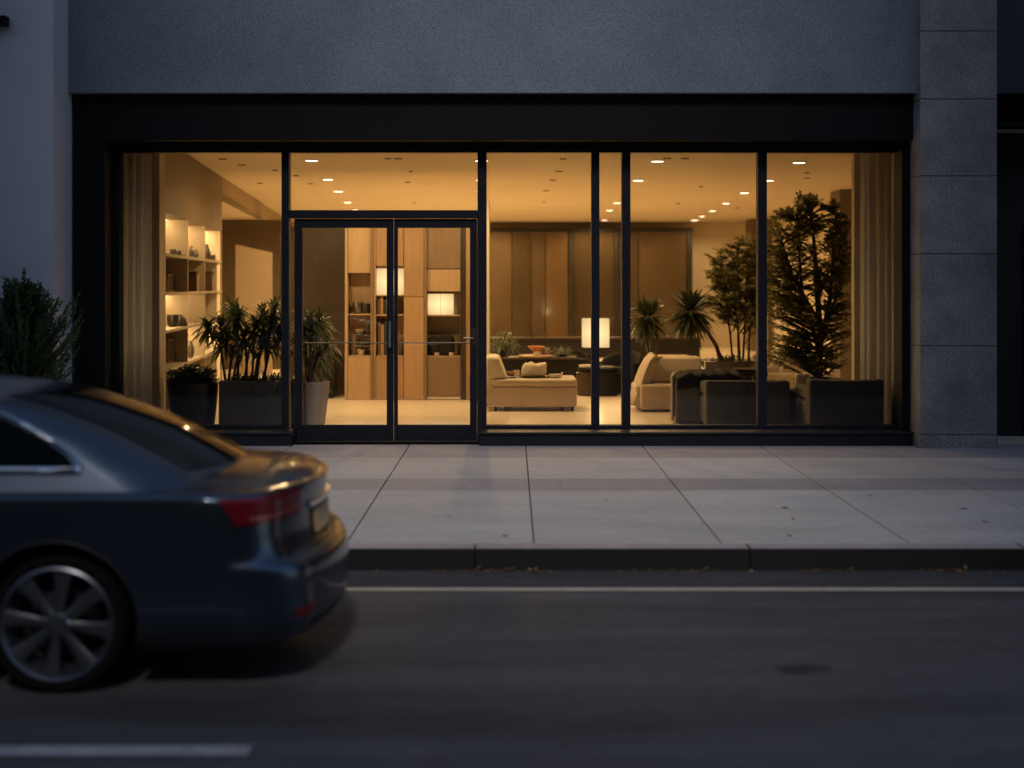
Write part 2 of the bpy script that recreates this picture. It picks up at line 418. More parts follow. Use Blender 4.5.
for i, (a, c) in enumerate(xm):
    b = BM(); box(b, a, c, YG - .085, YG + .06, SW + .003 if i < 2 else SW + .153, Z(140, YF) - .0045)
    emit('mullion', b, FRAMEMETAL, sf, bevel=.004)
# plinths
for a, c in ((-4.775, X(292, YF)), (X(479, YF), 4.368)):
    b = BM(); box(b, a, c, YF - .04, YG + .06, SW, SW + .118); box(b, a - .0, c, YF - .055, YG + .062, SW + .121, SW + .150)
    emit('plinth', b, FRAMEMETAL, sf, bevel=.005)
def pane(parent, x0, x1, z0, z1, y=YG):
    b = BM(); b.faces.new([b.verts.new(p) for p in ((x0, y, z0), (x1, y, z0), (x1, y, z1), (x0, y, z1))])
    return emit('pane', b, PANE, parent)
pane(sf, xl, xm[0][0], ZB - .01, ZT + .01)
zt0, zt1 = Z(218.5, YG), Z(210.5, YG)
b = BM(); box(b, xm[0][1] + .002, xm[1][0] - .002, YG - .08, YG + .055, zt0, zt1); emit('transom_bar', b, FRAMEMETAL, sf, bevel=.004)
pane(sf, xm[0][1], xm[1][0], zt1 - .01, ZT + .01)
for (a, c) in ((xm[1][1], xm[2][0]), (xm[2][1], xm[3][0]), (xm[3][1], xm[4][0]), (xm[4][1], xr_)):
    pane(sf, a, c, ZB - .01, ZT + .01)
# narrow side light and door jamb
pane(sf, xm[0][1], X(295, YG), SW + .02, zt0)
b = BM(); box(b, X(470.6, YG) + .075, xm[1][0] - .002, YG - .06, YG + .05, SW + .003, zt0 - .003); emit('door_jamb', b, FRAMEMETAL, sf)
b = BM(); box(b, xm[0][1] + .002, xm[1][0] - .002, YG - .07, YG + .08, SW, SW + .012); emit('threshold', b, STEEL, sf)
def door(x0, x1, g0, g1, hx, lock):
    y0, y1 = YG - .045, YG + .01
    z0, z1 = SW + .016, zt0 - .006
    zg0, zg1 = Z(424.5, YG), Z(228, YG)
    b = BM()
    box(b, x0, g0, y0, y1, z0, z1); box(b, g1, x1, y0, y1, z0, z1)
    box(b, g0 + .001, g1 - .001, y0, y1, z0, zg0); box(b, g0 + .001, g1 - .001, y0, y1, zg1, z1)
    d = emit('door', b, FRAMEMETAL, sf, bevel=.004)
    pane(d, g0, g1, zg0 - .01, zg1 + .01, YG - .015)
    b = BM()   # push bar on the inside
    tube(b, [(g0 - .02, YG + .06, Z(343, YG)), (g1 + .02, YG + .06, Z(343, YG))], .007, 8)
    for xx in (g0 - .02, g1 + .02): tube(b, [(xx, YG + .005, Z(343, YG)), (xx, YG + .06, Z(343, YG))], .012, 8)
    emit('push_bar', b, mat('bronze_bar', (.10, .08, .06), .45, 1.0), d, smooth=40)
    b = BM()
    if lock:
        box(b, hx - .03, hx + .03, y0 - .012, y0 - .001, Z(345, YG), Z(328, YG))
        tube(b, [(hx, y0 - .012, Z(338, YG)), (hx, y0 - .05, Z(338, YG)), (hx - .10, y0 - .055, Z(338, YG))], .011, 8)
    else:
        tube(b, [(hx, y0 - .06, Z(347, YG)), (hx, y0 - .06, Z(321, YG))], .014, 10)
        for py in (325, 343): tube(b, [(hx, y0 - .001, Z(py, YG)), (hx, y0 - .06, Z(py, YG))], .011, 8)
    emit('handle', b, MATS['bronze_bar'] if lock else mat('satin_steel', (.55, .55, .56), .35, 1.0), d, smooth=40)
xmid = X(394, YG)
door(X(295, YG), xmid - .003, X(303, YG), X(387, YG), X(390.5, YG), False)
door(xmid + .003, X(470.6, YG) + .072, X(398, YG), X(470, YG), X(473, YG), True)

# neighbours
lb = thing('plaster_building', 'pale grey plaster building at the left edge beside the storefront', 'building', (-8, 14.9, SW))
b = BM(); box(b, -30, -4.802, 14.88, 17.0, SW - .04, 11); emit('wall', b, PLASTER, lb)
b = BM(); box(b, -5.6, X(8.5, 14.85), 14.76, 14.878, Z(25.5, 14.8), Z(16, 14.8)); emit('wall_fixture', b, BLACKMETAL, lb, bevel=.006)
gc = thing('granite_column', 'square speckled granite column right of the storefront', 'column', ((4.372 + 5.197) / 2, 15.4, SW))
zs = [SW - .04] + [Z(y, 15.24) for y in (435, 346, 254, 176, 99, 31)] + [5.75, 6.9, 8.1, 9.3, 11]
for i, (a, c) in enumerate(zip(zs, zs[1:])):
    b = BM(); e = .0 if i else .012
    box(b, 4.374 - e, 5.197 + e, 15.24 - e, 16.4, a + .004, c - .004); emit('stone_block', b, GRANITE, gc, bevel=.005)
b = BM(); box(b, 4.39, 5.18, 15.26, 16.38, SW, 10.99); emit('joint_core', b, DARKSTONE, gc)
rb = thing('dark_stone_building', 'dark stone building with black recessed entrance at the right edge', 'building', (8, 15.7, SW))
b = BM(); box(b, 5.2, 30, 15.6, 17.0, Z(122, 15.6), 11); emit('wall', b, DARKSTONE, rb)
b = BM(); box(b, 5.2, 12.0, 16.40, 16.46, SW - .04, 3.686); emit('recess', b, mat('black_wall', (.006, .0055, .005), .6), rb)
b = BM(); box(b, 12.001, 30, 15.61, 17.0, SW - .04, 3.686); emit('pier', b, DARKSTONE, rb)
b = BM(); box(b, 5.9, 7.9, 16.36, 16.398, SW + .002, 2.6); emit('door', b, BLACKMETAL, rb, bevel=.004)

# added unseen blocks behind the camera; gap and heights keep sun to the centre
b = BM()
for x0, x1, hh in ((-90, -40, 11), (-39.5, -11.5, 14), (-11, -GAP, 36), (-GAP + .3, GAP - .3, LOWH), (GAP, 11, 37), (11.5, 34, 13), (34.5, 90, 12)): box(b, x0, x1, -34, -8, 0, hh)
struct(emit('light_shaping_blocks', b, mat('light_shaping_masonry', (.022, .021, .021), .8, var=.2, vscale=.3), loc=(0, -8, 0)))

# ================================================================== LOBBY SHELL
ZC = EYE + 1.75; YB = 40.0
def wallx(y): return -4.17 - .088 * (y - 17.1)
b = BM(); box(b, -12, 8, YG + .085, YB + .3, .0, FL); struct(emit('floor', b, FLOORM, loc=(0, 20, FL)))
b = BM()
prism(b, [(7.1, YG + .07), (7.1, YB + .3), (wallx(YB) - .8, YB + .3), (wallx(23) - .6, 23.0), (wallx(17.1) - .6, 17.1), (-5.4, 16.4), (-5.4, YG + .07)], ZC, ZC + .3)
struct(emit('ceiling', b, CEILM, loc=(0, 25, ZC)))
b = BM(); box(b, -4.8, 7.1, YG - .3, YG + .068, ZC, ZC + .35); struct(emit('ceiling_edge', b, BLACKMETAL))
b = BM(); box(b, -12, 7.2, YB, YB + .3, FL, ZC - .003); struct(emit('wall_back', b, CREAMW))
b = BM(); box(b, 6.9, 7.2, 17.81, YB - .003, FL, ZC - .003)
box(b, X(861, 17.3) + .004, 7.2, 17.66, 17.8, FL, ZC - .003); struct(emit('wall_right', b, CREAMW))
b = BM(); box(b, 4.87, 5.1, YG + .09, 17.378, FL, ZC - .003); box(b, -4.95, -4.78, YG + .09, 16.42, FL, ZC - .003); struct(emit('wall_return', b, CREAMW))
b = BM(); box(b, -5.3, -4.165, 16.80, 17.098, FL, ZC - .003); struct(emit('wall_end', b, mat('cream_wall_end', (.42, .35, .26), .75, var=.05)))
# left wall above the bookcase, recess with lower ceiling behind it
ZS = EYE + .87
b = BM(); prism(b, [(wallx(17.1), 17.1), (wallx(23), 23.0), (wallx(23) - .5, 23.0), (wallx(17.1) - .5, 17.1)], ZS, ZC - .003)
struct(emit('wall_left', b, mat('oak_veneer_wall', (.125, .085, .046), .5, var=.16, vscale=1.2, stretch=(3, 3, .4))))
b = BM(); box(b, wallx(23) - .9, wallx(23) - .02, 22.7, 23.0, FL, ZS - .003); struct(emit('wall_pier', b, CREAMW))
ZL = EYE + 1.35
b = BM(); prism(b, [(wallx(23), 23.003), (wallx(YB), YB - .003), (-11.9, YB - .003), (-11.9, 23.003)], ZL, ZL + .12)
box(b, -11.95, -11.9, 22.7, YB, FL, ZL); box(b, -11.9, wallx(23) - .5, 22.6, 22.698, FL, ZL)
struct(emit('recess_ceiling', b, CEILM))
b = BM(); prism(b, [(wallx(23), 23.003), (wallx(YB), YB - .003), (wallx(YB) - .12, YB - .003), (wallx(23) - .12, 23.003)], ZL + .003, ZC - .003)
struct(emit('bulkhead', b, mat('bulkhead_paint', (.30, .23, .15), .8, var=.05)))
b = BM(); box(b, -9.5, -4.75, 29.4, 29.6, FL, ZL - .003); struct(emit('recess_wall', b, mat('brown_wall', (.10, .07, .04), .6, var=.15, vscale=1, stretch=(2, 2, .3))))
dp = BM(); v = rbox(dp, (X(254, 27.5), 27.5, 1.35), (.70, .04, 2.35), rz=R(8))
for q in v:
    if q.co.z > 2: q.co.z += .16 if q.co.x < X(254, 27.5) else 0
dp = emit('tall_screen', dp, MATS['bulkhead_paint'], loc=(X(254, 27.5), 27.5, FL)); tag(dp, 'tall plain cream panel standing against the brown wall behind the left plants', 'panel')

# curtains
def curtain(x0, x1, y, label, ph):
    b = BM(); n = 90; rows = []
    for zz in (FL + .012, 1.2, 2.4, ZC - .02):
        r = []
        for i in range(n + 1):
            t = i / n
            yy = y + .030 * math.sin(t * (x1 - x0) / .105 * 2 * math.pi / 1 + ph + .7 * math.sin(t * 9 + ph)) + .006 * math.sin(31 * t + zz)
            r.append(b.verts.new((x0 + t * (x1 - x0), yy, zz)))
        rows.append(r)
    for a, c in zip(rows, rows[1:]):
        for i in range(n): b.faces.new((a[i], a[i + 1], c[i + 1], c[i]))
    o = emit('curtain', b, CURT, loc=((x0 + x1) / 2, y, FL), smooth=80)
    sm = o.modifiers.new('thickness', 'SOLIDIFY'); sm.thickness = .004
    tag(o, label, 'curtain', 'floor length curtains at the window ends')
curtain(-4.74, -4.09, 16.12, 'grey pleated floor length curtain at the left end of the window', 0)
curtain(X(861, 17.3), 4.86, 17.3, 'grey pleated floor length curtain at the right end of the window', 1.3)

# ------------------------------------------------------------------ downlights and vents
def ceil_pt(px, py):
    d = 1.75 * F_PX / (HOR - py); return X(px, d), d
def lamp(name, kind, loc, power, size, col=WARM, spot=150, blend=.6):
    l = bpy.data.lights.new(name, kind); l.energy = power; l.color = col
    if kind == 'SPOT': l.spot_size = R(spot); l.spot_blend = blend; l.shadow_soft_size = size
    else: l.shadow_soft_size = size
    o = bpy.data.objects.new(name, l); o.location = loc; COL.objects.link(o); return o
ROWS = {
 'row seen left of the door top': [(311.5, 160), (328, 179), (338.5, 191), (348, 202), (355, 209.7)],
 'row behind the post right of the doors': [(481.5, 160.2), (481.5, 179.5), (481.5, 191), (481.3, 202.3), (481, 210), (482, 219.5)],
 'row seen through the narrow panes': [(657.5, 160.7), (638, 180), (626, 192), (617, 202.5), (609.5, 210), (601.5, 222), (590, 223)],
 'right hand row by the trees': [(799, 162), (768.5, 180), (744.5, 192.5), (726, 203), (712.5, 210.5), (702, 216), (692, 221.2), (684.5, 223.2)]}
ORD = ['nearest', 'second nearest', 'third', 'fourth', 'fifth', 'sixth', 'seventh', 'farthest']
proto = None
POW = {'row seen left of the door top': 405, 'row behind the post right of the doors': 425, 'row seen through the narrow panes': 150, 'right hand row by the trees': 46}
for rn, pts in ROWS.items():
    for i, (px, py) in enumerate(pts):
        x, d = ceil_pt(px, py); d = min(d, 38.2)
        lab = 'lit ceiling downlight, %s in the %s' % (ORD[i], rn)
        if proto is None:
            proto = thing('downlight', lab, 'ceiling light', (x, d, ZC), 'recessed ceiling downlights')
            b = BM(); lathe(b, [(.086, -.002), (.115, -.002), (.118, -.010), (.108, -.016), (.086, -.012)], (x, d, ZC), 24); emit('trim', b, CERAM, proto, smooth=40)
            b = BM(); lathe(b, [(.084, -.003), (.084, -.013), (.02, -.019)], (x, d, ZC), 24); emit('lens', b, LENS, proto, smooth=40)
        else:
            o = proto.copy(); COL.objects.link(o); o.location = (x, d, ZC); o['label'] = lab
            for ch in proto.children:
                c = ch.copy(); COL.objects.link(c); c.parent = o
        lamp('downlight_lamp', 'SPOT', (x, d, ZC - .03), POW[rn] * ((.65 if px < 500 else .5) if d < 21 else .75 if d < 25 else 1.0 if d < 31 else 1.25), .06, spot=165, blend=.4)
VENTS = [(223, 158.7), (242, 164.7), (275, 170), (260, 183), (296, 175.5), (310.5, 183.5), (388, 158.3), (398, 158.3), (411, 171.2), (408, 182), (414.5, 202.5), (563, 158.7), (559, 171), (553, 180), (546, 190.5), (544, 202), (667, 158), (685, 158.2), (701, 186.5), (678, 203.3), (737, 208), (807, 172.5), (807, 178)]
vp = None
for i, (px, py) in enumerate(VENTS):
    x, d = ceil_pt(px, py)
    lab = 'tiny dark slot in the lobby ceiling, number %d counted from the left' % (i + 1)
    where = 'left window' if px < 282 else 'door transom' if px < 480 else 'middle pane' if px < 592 else 'fourth pane' if px < 760 else 'rightmost pane'
    same = [v for v in VENTS if (v[0] < 282) == (px < 282) and (282 <= v[0] < 480) == (282 <= px < 480) and (480 <= v[0] < 592) == (480 <= px < 592) and (592 <= v[0] < 760) == (592 <= px < 760)]
    k = sorted(same, key=lambda v: v[1]).index((px, py))
    lab = 'tiny dark ceiling slot in the %s, %s from the front' % (where, ['first', 'second', 'third', 'fourth', 'fifth', 'sixth', 'seventh'][k])
    if vp is None:
        b = BM(); rbox(b, (x, d, ZC - .006), (.11, .07, .012))
        vp = emit('ceiling_slot', b, DARKTRIM, loc=(x, d, ZC), bevel=.003); o = vp
    else:
        o = vp.copy(); COL.objects.link(o); o.location = (x, d, ZC)
        o.scale = (rng.choice((.6, .8, 1, 1.3)), 1, 1)
    tag(o, lab, 'ceiling slot', 'small dark slots in the ceiling')
# ================================================================== LOBBY FURNITURE
# ---- built-in bookcase along the left wall (skewed with the wall)
bc = thing('bookcase', 'built in cream bookcase with lit compartments behind the left window', 'bookcase', (wallx(20), 20, FL))
ang = math.atan2(-.088, 1.0)
O_ = Vector((wallx(17.1), 17.1, 0)); UA = Vector((-.088, 1, 0)).normalized(); UN = Vector((-1, -.088, 0)).normalized()  # along wall, into wall
def wbox(bm, a0, a1, n0, n1, z0, z1):
    v = box(bm, a0, a1, n0, n1, z0, z1)
    for q in v:
        a, n, z = q.co; p = O_ + UA * a + UN * n; q.co = (p.x, p.y, z)
LEN = (23 - 17.1) / UA.y
ups = [.0, (19.06 - 17.1) / UA.y, (20.85 - 17.1) / UA.y, LEN]
lev = [FL + .08, EYE - 1.03, EYE - .55, EYE - .09, EYE + .385, ZS - .006]
DEP = .42
bb = BM(); wbox(bb, 0, LEN, DEP, DEP + .03, FL, ZS - .004); emit('back_panel', bb, SHELF, bc)
for i, u in enumerate(ups):
    a = u if i == 0 else u - .02 if i < 3 else u - .04
    bb = BM(); wbox(bb, a, a + .04, .0, DEP - .002, FL, ZS - .004); emit('upright', bb, SHELF, bc)
for i in range(3):
    for k, z in enumerate(lev[:-1]):
        a0 = ups[i] + (.042 if i == 0 else .022); a1 = ups[i + 1] - (.022 if i < 2 else .042)
        bb = BM(); wbox(bb, a0, a1, .002, DEP - .003, z - .035, z); emit('shelf', bb, SHELF, bc)
lit = [(0, 4), (1, 4), (2, 4), (0, 2), (1, 1), (2, 1), (1, 2)]
for i, k in lit:
    a0 = ups[i] + .06; a1 = ups[i + 1] - .06
    top = lev[k + 1] - (.036 if k < 4 else .002)
    bb = BM(); wbox(bb, a0, a1, .30 if (i, k) != (1, 2) else .36, .33 if (i, k) != (1, 2) else .37, top - .014, top - .001)
    emit('light_strip', bb, LED, bc)
    bb = BM(); wbox(bb, ups[i] + (.044 if i == 0 else .024), ups[i] + (.058 if i == 0 else .038), .33, .36, lev[k] + .02, top - .02)
    if (i, k) in ((0, 4), (1, 4), (0, 2), (1, 1)): emit('light_strip', bb, LED, bc)
    else: bb.free()
def on_shelf(a, n, z):
    p = O_ + UA * a + UN * n; return (p.x, p.y, z)
def vase(name, loc, prof, m, label, cat, n=20):
    b = BM(); lathe(b, prof, loc, n); o = emit(name, b, m, loc=loc, smooth=50); return tag(o, label, cat)
VA = [(.05, 0), (.085, .03), (.095, .10), (.06, .17), (.035, .20), (.045, .22)]
CUPP = [(.05, 0), (.06, .01), (.065, .10), (.055, .10), (.05, .02)]
JUG = [(.07, 0), (.10, .04), (.11, .14), (.10, .2), (.09, .2), (.085, .05)]
def sc(p, s, h=None): return [(r * s, z * (h or s)) for r, z in p]
def sp(px, n, k):
    q = (512 - px) / F_PX; a = (4.17 + n / .996 - q * 17.1) / (q - .088)
    return on_shelf(a * 1.0039, n, lev[k])
vase('cup', sp(173, .12, 4), sc(CUPP, .62, .8), DCERAM, 'small dark cup on the top shelf of the bookcase, left of its twin', 'cup')
vase('cup', sp(178, .11, 4), sc(CUPP, .6, .7), DCERAM, 'small dark cup on the top bookcase shelf nearest the first upright', 'cup')
vase('bottle', sp(191.5, .10, 4), sc(VA, .42, .75), DCERAM, 'slim dark bottle on the top shelf in the middle bay of the bookcase', 'bottle')
vase('bottle', sp(196, .10, 4), sc(VA, .4, .6), DCERAM, 'short dark bottle beside the slim one on the top middle shelf', 'bottle')
vase('vase', sp(207, .11, 4), sc(VA, .62, 1.1), DCERAM, 'dark bulbous vase on the top shelf at the far end of the bookcase', 'vase')
vase('jar', sp(212.5, .10, 4), sc(CUPP, .75, .9), DCERAM, 'low dark jar right of the bulbous vase on the top shelf', 'jar')
vase('jar', sp(173, .15, 2), sc(JUG, .72, .8), POTBLK, 'wide black pot on the brightly lit third shelf of the bookcase', 'pot')
vase('vase', sp(180.5, .09, 2), sc(VA, .5, .7), DCERAM, 'small round dark vase beside the wide black pot in the bookcase', 'vase')
vase('bottle', sp(191, .10, 1), sc(VA, .5, 1.1), DCERAM, 'tall dark bottle on the lower lit shelf of the middle bookcase bay', 'bottle')
vase('bowl', sp(199, .18, 1), [(.06, 0), (.08, .02), (.12, .12), (.11, .12), (.07, .03)], DCERAM, 'wide dark bowl on the lower lit shelf of the middle bookcase bay', 'bowl')
def frame_ob(loc, w, h, label):
    r = thing('picture_frame', label, 'frame', loc)
    b = BM(); rbox(b, Vector(loc) + Vector((0, 0, h / 2)), (.03, w, h), rz=ang); emit('frame', b, BRASS, r)
    b = BM(); rbox(b, Vector(loc) + Vector((.018, 0, h / 2)), (.006, w - .06, h - .06), rz=ang); emit('picture', b, DCERAM, r)
frame_ob(sp(172, .20, 3), .36, .24, 'dark brass framed picture leaning in the dark second shelf of the bookcase')
def books(loc, u, hs, label, rotz=0, lean=0):
    r = thing('book_row', label, 'books', loc)
    x = 0
    for i, (w, h) in enumerate(hs):
        b = BM(); rbox(b, Vector(loc) + Vector(u) * (x + w / 2) + Vector((0, 0, h / 2)), (w - .003, .17, h), rz=rotz); emit('book', b, BOOKS[i % 4], r); x += w
books(sp(191, .10, 3), UA, [(.05, .26), (.04, .22), (.06, .28), (.05, .24)], 'row of upright books in the dark second shelf of the middle bookcase bay', ang + math.pi / 2)
books(sp(207, .10, 3), UA, [(.05, .28), (.06, .22), (.05, .30)], 'short row of books in the dark second shelf at the far end of the bookcase', ang + math.pi / 2)
frame_ob(sp(172, .20, 1), .36, .32, 'dark framed picture leaning on the lower left shelf of the bookcase')

# ---- planters behind the left window and door
def dracaena(root, base, stems, L, w, n):
    V, F = [], []; bw = BM()
    for pts in stems:
        tube(bw, pts, [.017 - .008 * i / (len(pts) - 1) for i in range(len(pts))], 7)
        rosette(V, F, pts[-1], n, L, w, low=-.55)
    emit('stem', bw, BARK, root, smooth=60); emit_lists('foliage', V, F, LEAFY, root)
c = (X(193, 16.95), 16.95)
t = thing('round_planter', 'black round planter with low dense shrub inside the left window', 'planter', (*c, FL))
b = BM(); lathe(b, [(.20, 0), (.25, .03), (.285, .34), (.30, .585), (.275, .585), (.265, .51)], (*c, FL), 32); emit('pot', b, POTBLK, t, smooth=40)
b = BM(); lathe(b, [(.0, .515), (.262, .515)], (*c, FL), 24); emit('soil', b, SOIL, t)
leafy(t, [([(c[0], c[1], .64), (c[0], c[1], .78)], [.02, .015])], [((c[0], c[1], .81), (.29, .27, .13), 1)], 240, 22, .06, .03, up=.2, droop=.05, leafm=LEAF, slope=.3)
x0, x1 = X(220, 16.8), X(291, 16.8)
t = thing('trough_planter', 'long grey concrete trough with several branching dracaenas inside the left window', 'planter', ((x0 + x1) / 2, 17.0, FL))
b = BM()
for q in ((x0, x1, 16.72, 16.76), (x0, x1, 17.24, 17.28), (x0, x0 + .04, 16.762, 17.238), (x1 - .04, x1, 16.762, 17.238)): box(b, *q, FL, Z(381, 16.72))
emit('trough', b, POTCON, t, bevel=.006)
zt = Z(381, 16.72)
b = BM(); box(b, x0 + .042, x1 - .042, 16.764, 17.236, FL, zt - .05); emit('soil', b, SOIL, t)
def P3(px, py, d): return (X(px, d), d, Z(py, d))
b0 = zt - .06
st = []
for bx, mids in ((228, [(232, 355), (238, 335), (238, 318)]), (232, [(240, 345), (222, 330)]), (244, [(249, 350), (256, 330)]), (252, [(254, 345), (263, 318)]), (256, [(262, 340), (272, 328)]), (262, [(270, 350), (281, 335)]), (226, [(221, 350), (208, 328)]), (236, [(240, 355), (226, 345)]), (254, [(258, 355), (266, 342)]), (264, [(268, 345), (274, 312)]), (238, [(238, 350), (233, 312)]), (247, [(246, 345), (244, 340)])):
    dd = rng.uniform(16.9, 17.1)
    st.append([(X(bx, dd), dd, b0)] + [P3(a, c_, dd + rng.uniform(-.03, .03)) for a, c_ in mids])
dracaena(t, None, st, .31, .046, 60)
V, F = [], []
for i in range(26):
    p = Vector((rng.uniform(x0 + .1, x1 - .1), rng.uniform(16.8, 17.2), zt - .05))
    rosette(V, F, p, 14, .2, .036, low=.1)
emit_lists('ground_cover', V, F, LEAF, t)
d = 17.0; c = (X(309, d), d)
t = thing('pale_planter', 'pale faceted stone planter with leafy shrub just inside the glass door', 'planter', (*c, FL))
b = BM(); lathe(b, [(.16, 0), (.185, .02), (.25, .56), (.25, .595), (.22, .595), (.21, .53)], (*c, FL), 8); emit('pot', b, POTPALE, t, bevel=.01)
b = BM(); lathe(b, [(.0, .53), (.21, .53)], (*c, FL), 16); emit('soil', b, SOIL, t)
V, F = [], []; bw = BM()
for (px, py) in ((312, 335), (320, 322), (326, 345), (303, 330), (300, 350), (318, 355), (310, 318)):
    e = P3(px, py, d + rng.uniform(-.12, .12)); tube(bw, [(c[0] + rng.uniform(-.06, .06), c[1], FL + .5), (c[0] * .5 + e[0] * .5, e[1], e[2] * .6 + .3), e], [.014, .01, .007], 6)
    rosette(V, F, e, 46, .24, .044, low=-.7)
for i in range(6): rosette(V, F, (c[0] + rng.uniform(-.14, .14), c[1] + rng.uniform(-.14, .14), FL + .53), 20, .18, .04, low=.1)
emit('stem', bw, BARK, t, smooth=60); emit_lists('foliage', V, F, LEAFY, t)

# ---- dark wood cupboard block and lit display cabinet seen through the doors
d = 22.2
t = thing('dark_cupboard', 'dark brown wood cupboard wall left of the lit display cabinet', 'cupboard', (X(322, d), d + .3, FL))
b = BM(); box(b, X(280, d), X(344.5, d), d, d + .6, FL + .03, EYE + .92); emit('body', b, WOODD, t, bevel=.004)
b = BM(); box(b, X(312, d), X(336, d), d - .35, d - .004, FL + .012, Z(353, d)); emit('low_unit', b, DARKF, t, bevel=.006)
D0 = 21.6
dc = thing('display_cabinet', 'honey wood display cabinet with open shelves and lit boxes behind the doors', 'cabinet', (X(410, D0), D0 + .3, FL))
ztop = EYE + .95; zb = Z(399.5, D0)
def cb(name, m, px0, px1, py0, py1, y0=D0, y1=None, bev=.003, par=None):
    b = BM(); box(b, X(px0, D0), X(px1, D0), y0, y1 if y1 else D0 + .55, Z(py1, D0), Z(py0, D0)); return emit(name, b, m, par or dc, bevel=bev)
cb('back_panel', WOODP, 345, 488, 221, 399, D0 + .552, D0 + .58)
cb('upright', WOODP, 345, 347.6, 221, 399.5)
cb('upright', BROWNP, 370.6, 373.8, 221, 399.5, D0 - .02)
cb('upright', WOODP, 374, 375.6, 221, 399.5)
cb('upright', BROWNP, 424, 426.8, 221, 399.5, D0 - .02)
cb('upright', STEEL, 460.5, 461.6, 221, 399.5, D0 - .01)
cb('upright', WOODD, 462, 465.2, 221, 399.5, D0 - .02)
cb('end_panel', WOOD, 465.6, 484.5, 221, 399.5)
cb('end_post', CERAM, 485, 489.3, 200, 399.5, D0 - .08, D0 + .58)
cb('upper_panel', WOODP, 348, 370.4, 221, 273, D0 + .02)
cb('upper_panel', WOOD, 376, 403.5, 221, 266, D0 + .02)
cb('wood_panel', WOOD, 404, 423.8, 221, 296.5, D0 - .004)
cb('wood_panel', mat('light_honey_wood', (.40, .255, .14), .45, var=.12, vscale=2.5, stretch=(6, 6, .6)), 404, 423.8, 297, 399.5, D0 - .004)
cb('upper_panel', BROWNP, 427, 460.3, 221, 268.5, D0 + .02)
cb('mid_panel', WOODP, 427, 460.3, 269, 291.5, D0 + .04)
cb('base_panel', WOODP, 348, 370.4, 357, 399.5, D0 + .004)
cb('base_panel', WOOD, 376, 403.5, 357, 399.5, D0 + .004)
cb('base_panel', BROWNP, 427, 460.3, 357, 396.5, D0 + .004)
cb('cell_back', WOODP, 348, 370.4, 273.4, 355, D0 + .26, D0 + .28)
cb('cell_back', WOOD, 376, 403.5, 296.5, 355, D0 + .26, D0 + .28)
cb('cell_back', BROWNP, 427, 460.3, 292, 355.5, D0 + .26, D0 + .28)
cb('kick_strip', CERAM, 427, 460.3, 397, 399, D0 + .006)
for px0, px1, py in ((348, 370.4, 313.8), (353, 370.2, 334.5), (353, 370.2, 345.5), (348, 370.4, 355.5), (376, 403.5, 314.5), (376, 403.5, 355.5), (427, 460.3, 314.8), (427, 460.3, 356)):
    cb('shelf', WOODP if py not in (334.5, 345.5) else STEEL, px0, px1, py, py + 1.4, D0 + .03)
cb('shelf', WOOD, 376, 403.5, 295, 296.3, D0 + .03)
def lit_box(px0, px1, py0, py1, label, seam):
    r = thing('lit_box', label, 'lamp', (X((px0 + px1) / 2, D0), D0 + .2, Z(py1, D0)))
    cb('shade', SHADE, px0, px1, py0, py1, D0 + .045, D0 + .25, 0, r)
    cb('rim', BRASS, px0 - .4, px1 + .4, py0 - .7, py0 - .1, D0 + .04, D0 + .255, 0, r)
    if seam: cb('seam', BRASS, (px0 + px1) / 2 - .15, (px0 + px1) / 2 + .15, py0, py1, D0 + .038, D0 + .044, 0, r)
lit_box(376.4, 402.6, 268.5, 294.9, 'square lit paper lamp box half hidden behind the door stile', False)
lit_box(427.8, 453, 294, 314.6, 'lower wide lit lamp box on the right cabinet shelf', True)
ys = D0 + .14
def shelf_z(py): return Z(py, D0) + .0005
books((X(377, D0), ys, shelf_z(314.5)), (1, 0, 0), [(.05, .24), (.04, .26), (.05, .22), (.045, .27), (.05, .25), (.04, .24)], 'upright books under the square lit box in the display cabinet')
books((X(377.5, D0), ys, shelf_z(355.5)), (1, 0, 0), [(.05, .50), (.04, .46), (.05, .52), (.03, .48)], 'tall dark folders in the lower compartment of the display cabinet')
vase('bottle', (X(401, D0), ys, shelf_z(355.5)), [(.035, 0), (.04, .01), (.04, .17), (.02, .2), (.015, .25), (.018, .25)], DCERAM, 'slim dark bottle in the lower cabinet compartment behind the door stile', 'bottle')
vase('glass_jar', (X(357, D0), ys, shelf_z(313.8)), sc(JUG, .8, .9), STEEL, 'silver jar on the upper left shelf of the display cabinet', 'jar')
vase('glass_jar', (X(365, D0), ys, shelf_z(313.8)), sc(CUPP, 1.1, 1.5), DCERAM, 'dark tumbler beside the silver jar in the display cabinet', 'tumbler')
vase('bowl', (X(359, D0), ys, shelf_z(334.5)), [(.03, 0), (.04, .01), (.09, .08), (.085, .08), (.03, .02)], CERAM, 'small cream bowl on the upper thin shelf of the display cabinet', 'bowl')
vase('pot', (X(367, D0), ys, shelf_z(334.5)), sc(JUG, .55, .7), DCERAM, 'small dark pot on the upper thin shelf of the display cabinet', 'pot')
vase('bowl', (X(361, D0), ys, shelf_z(345.5)), [(.04, 0), (.05, .01), (.11, .05), (.105, .05), (.03, .02)], CERAM, 'wide cream dish on the lower thin shelf of the display cabinet', 'bowl')
vase('pot', (X(360, D0), ys, shelf_z(355.5)), sc(CUPP, .9), CERAM, 'small cream pot at the bottom left of the display cabinet', 'pot')
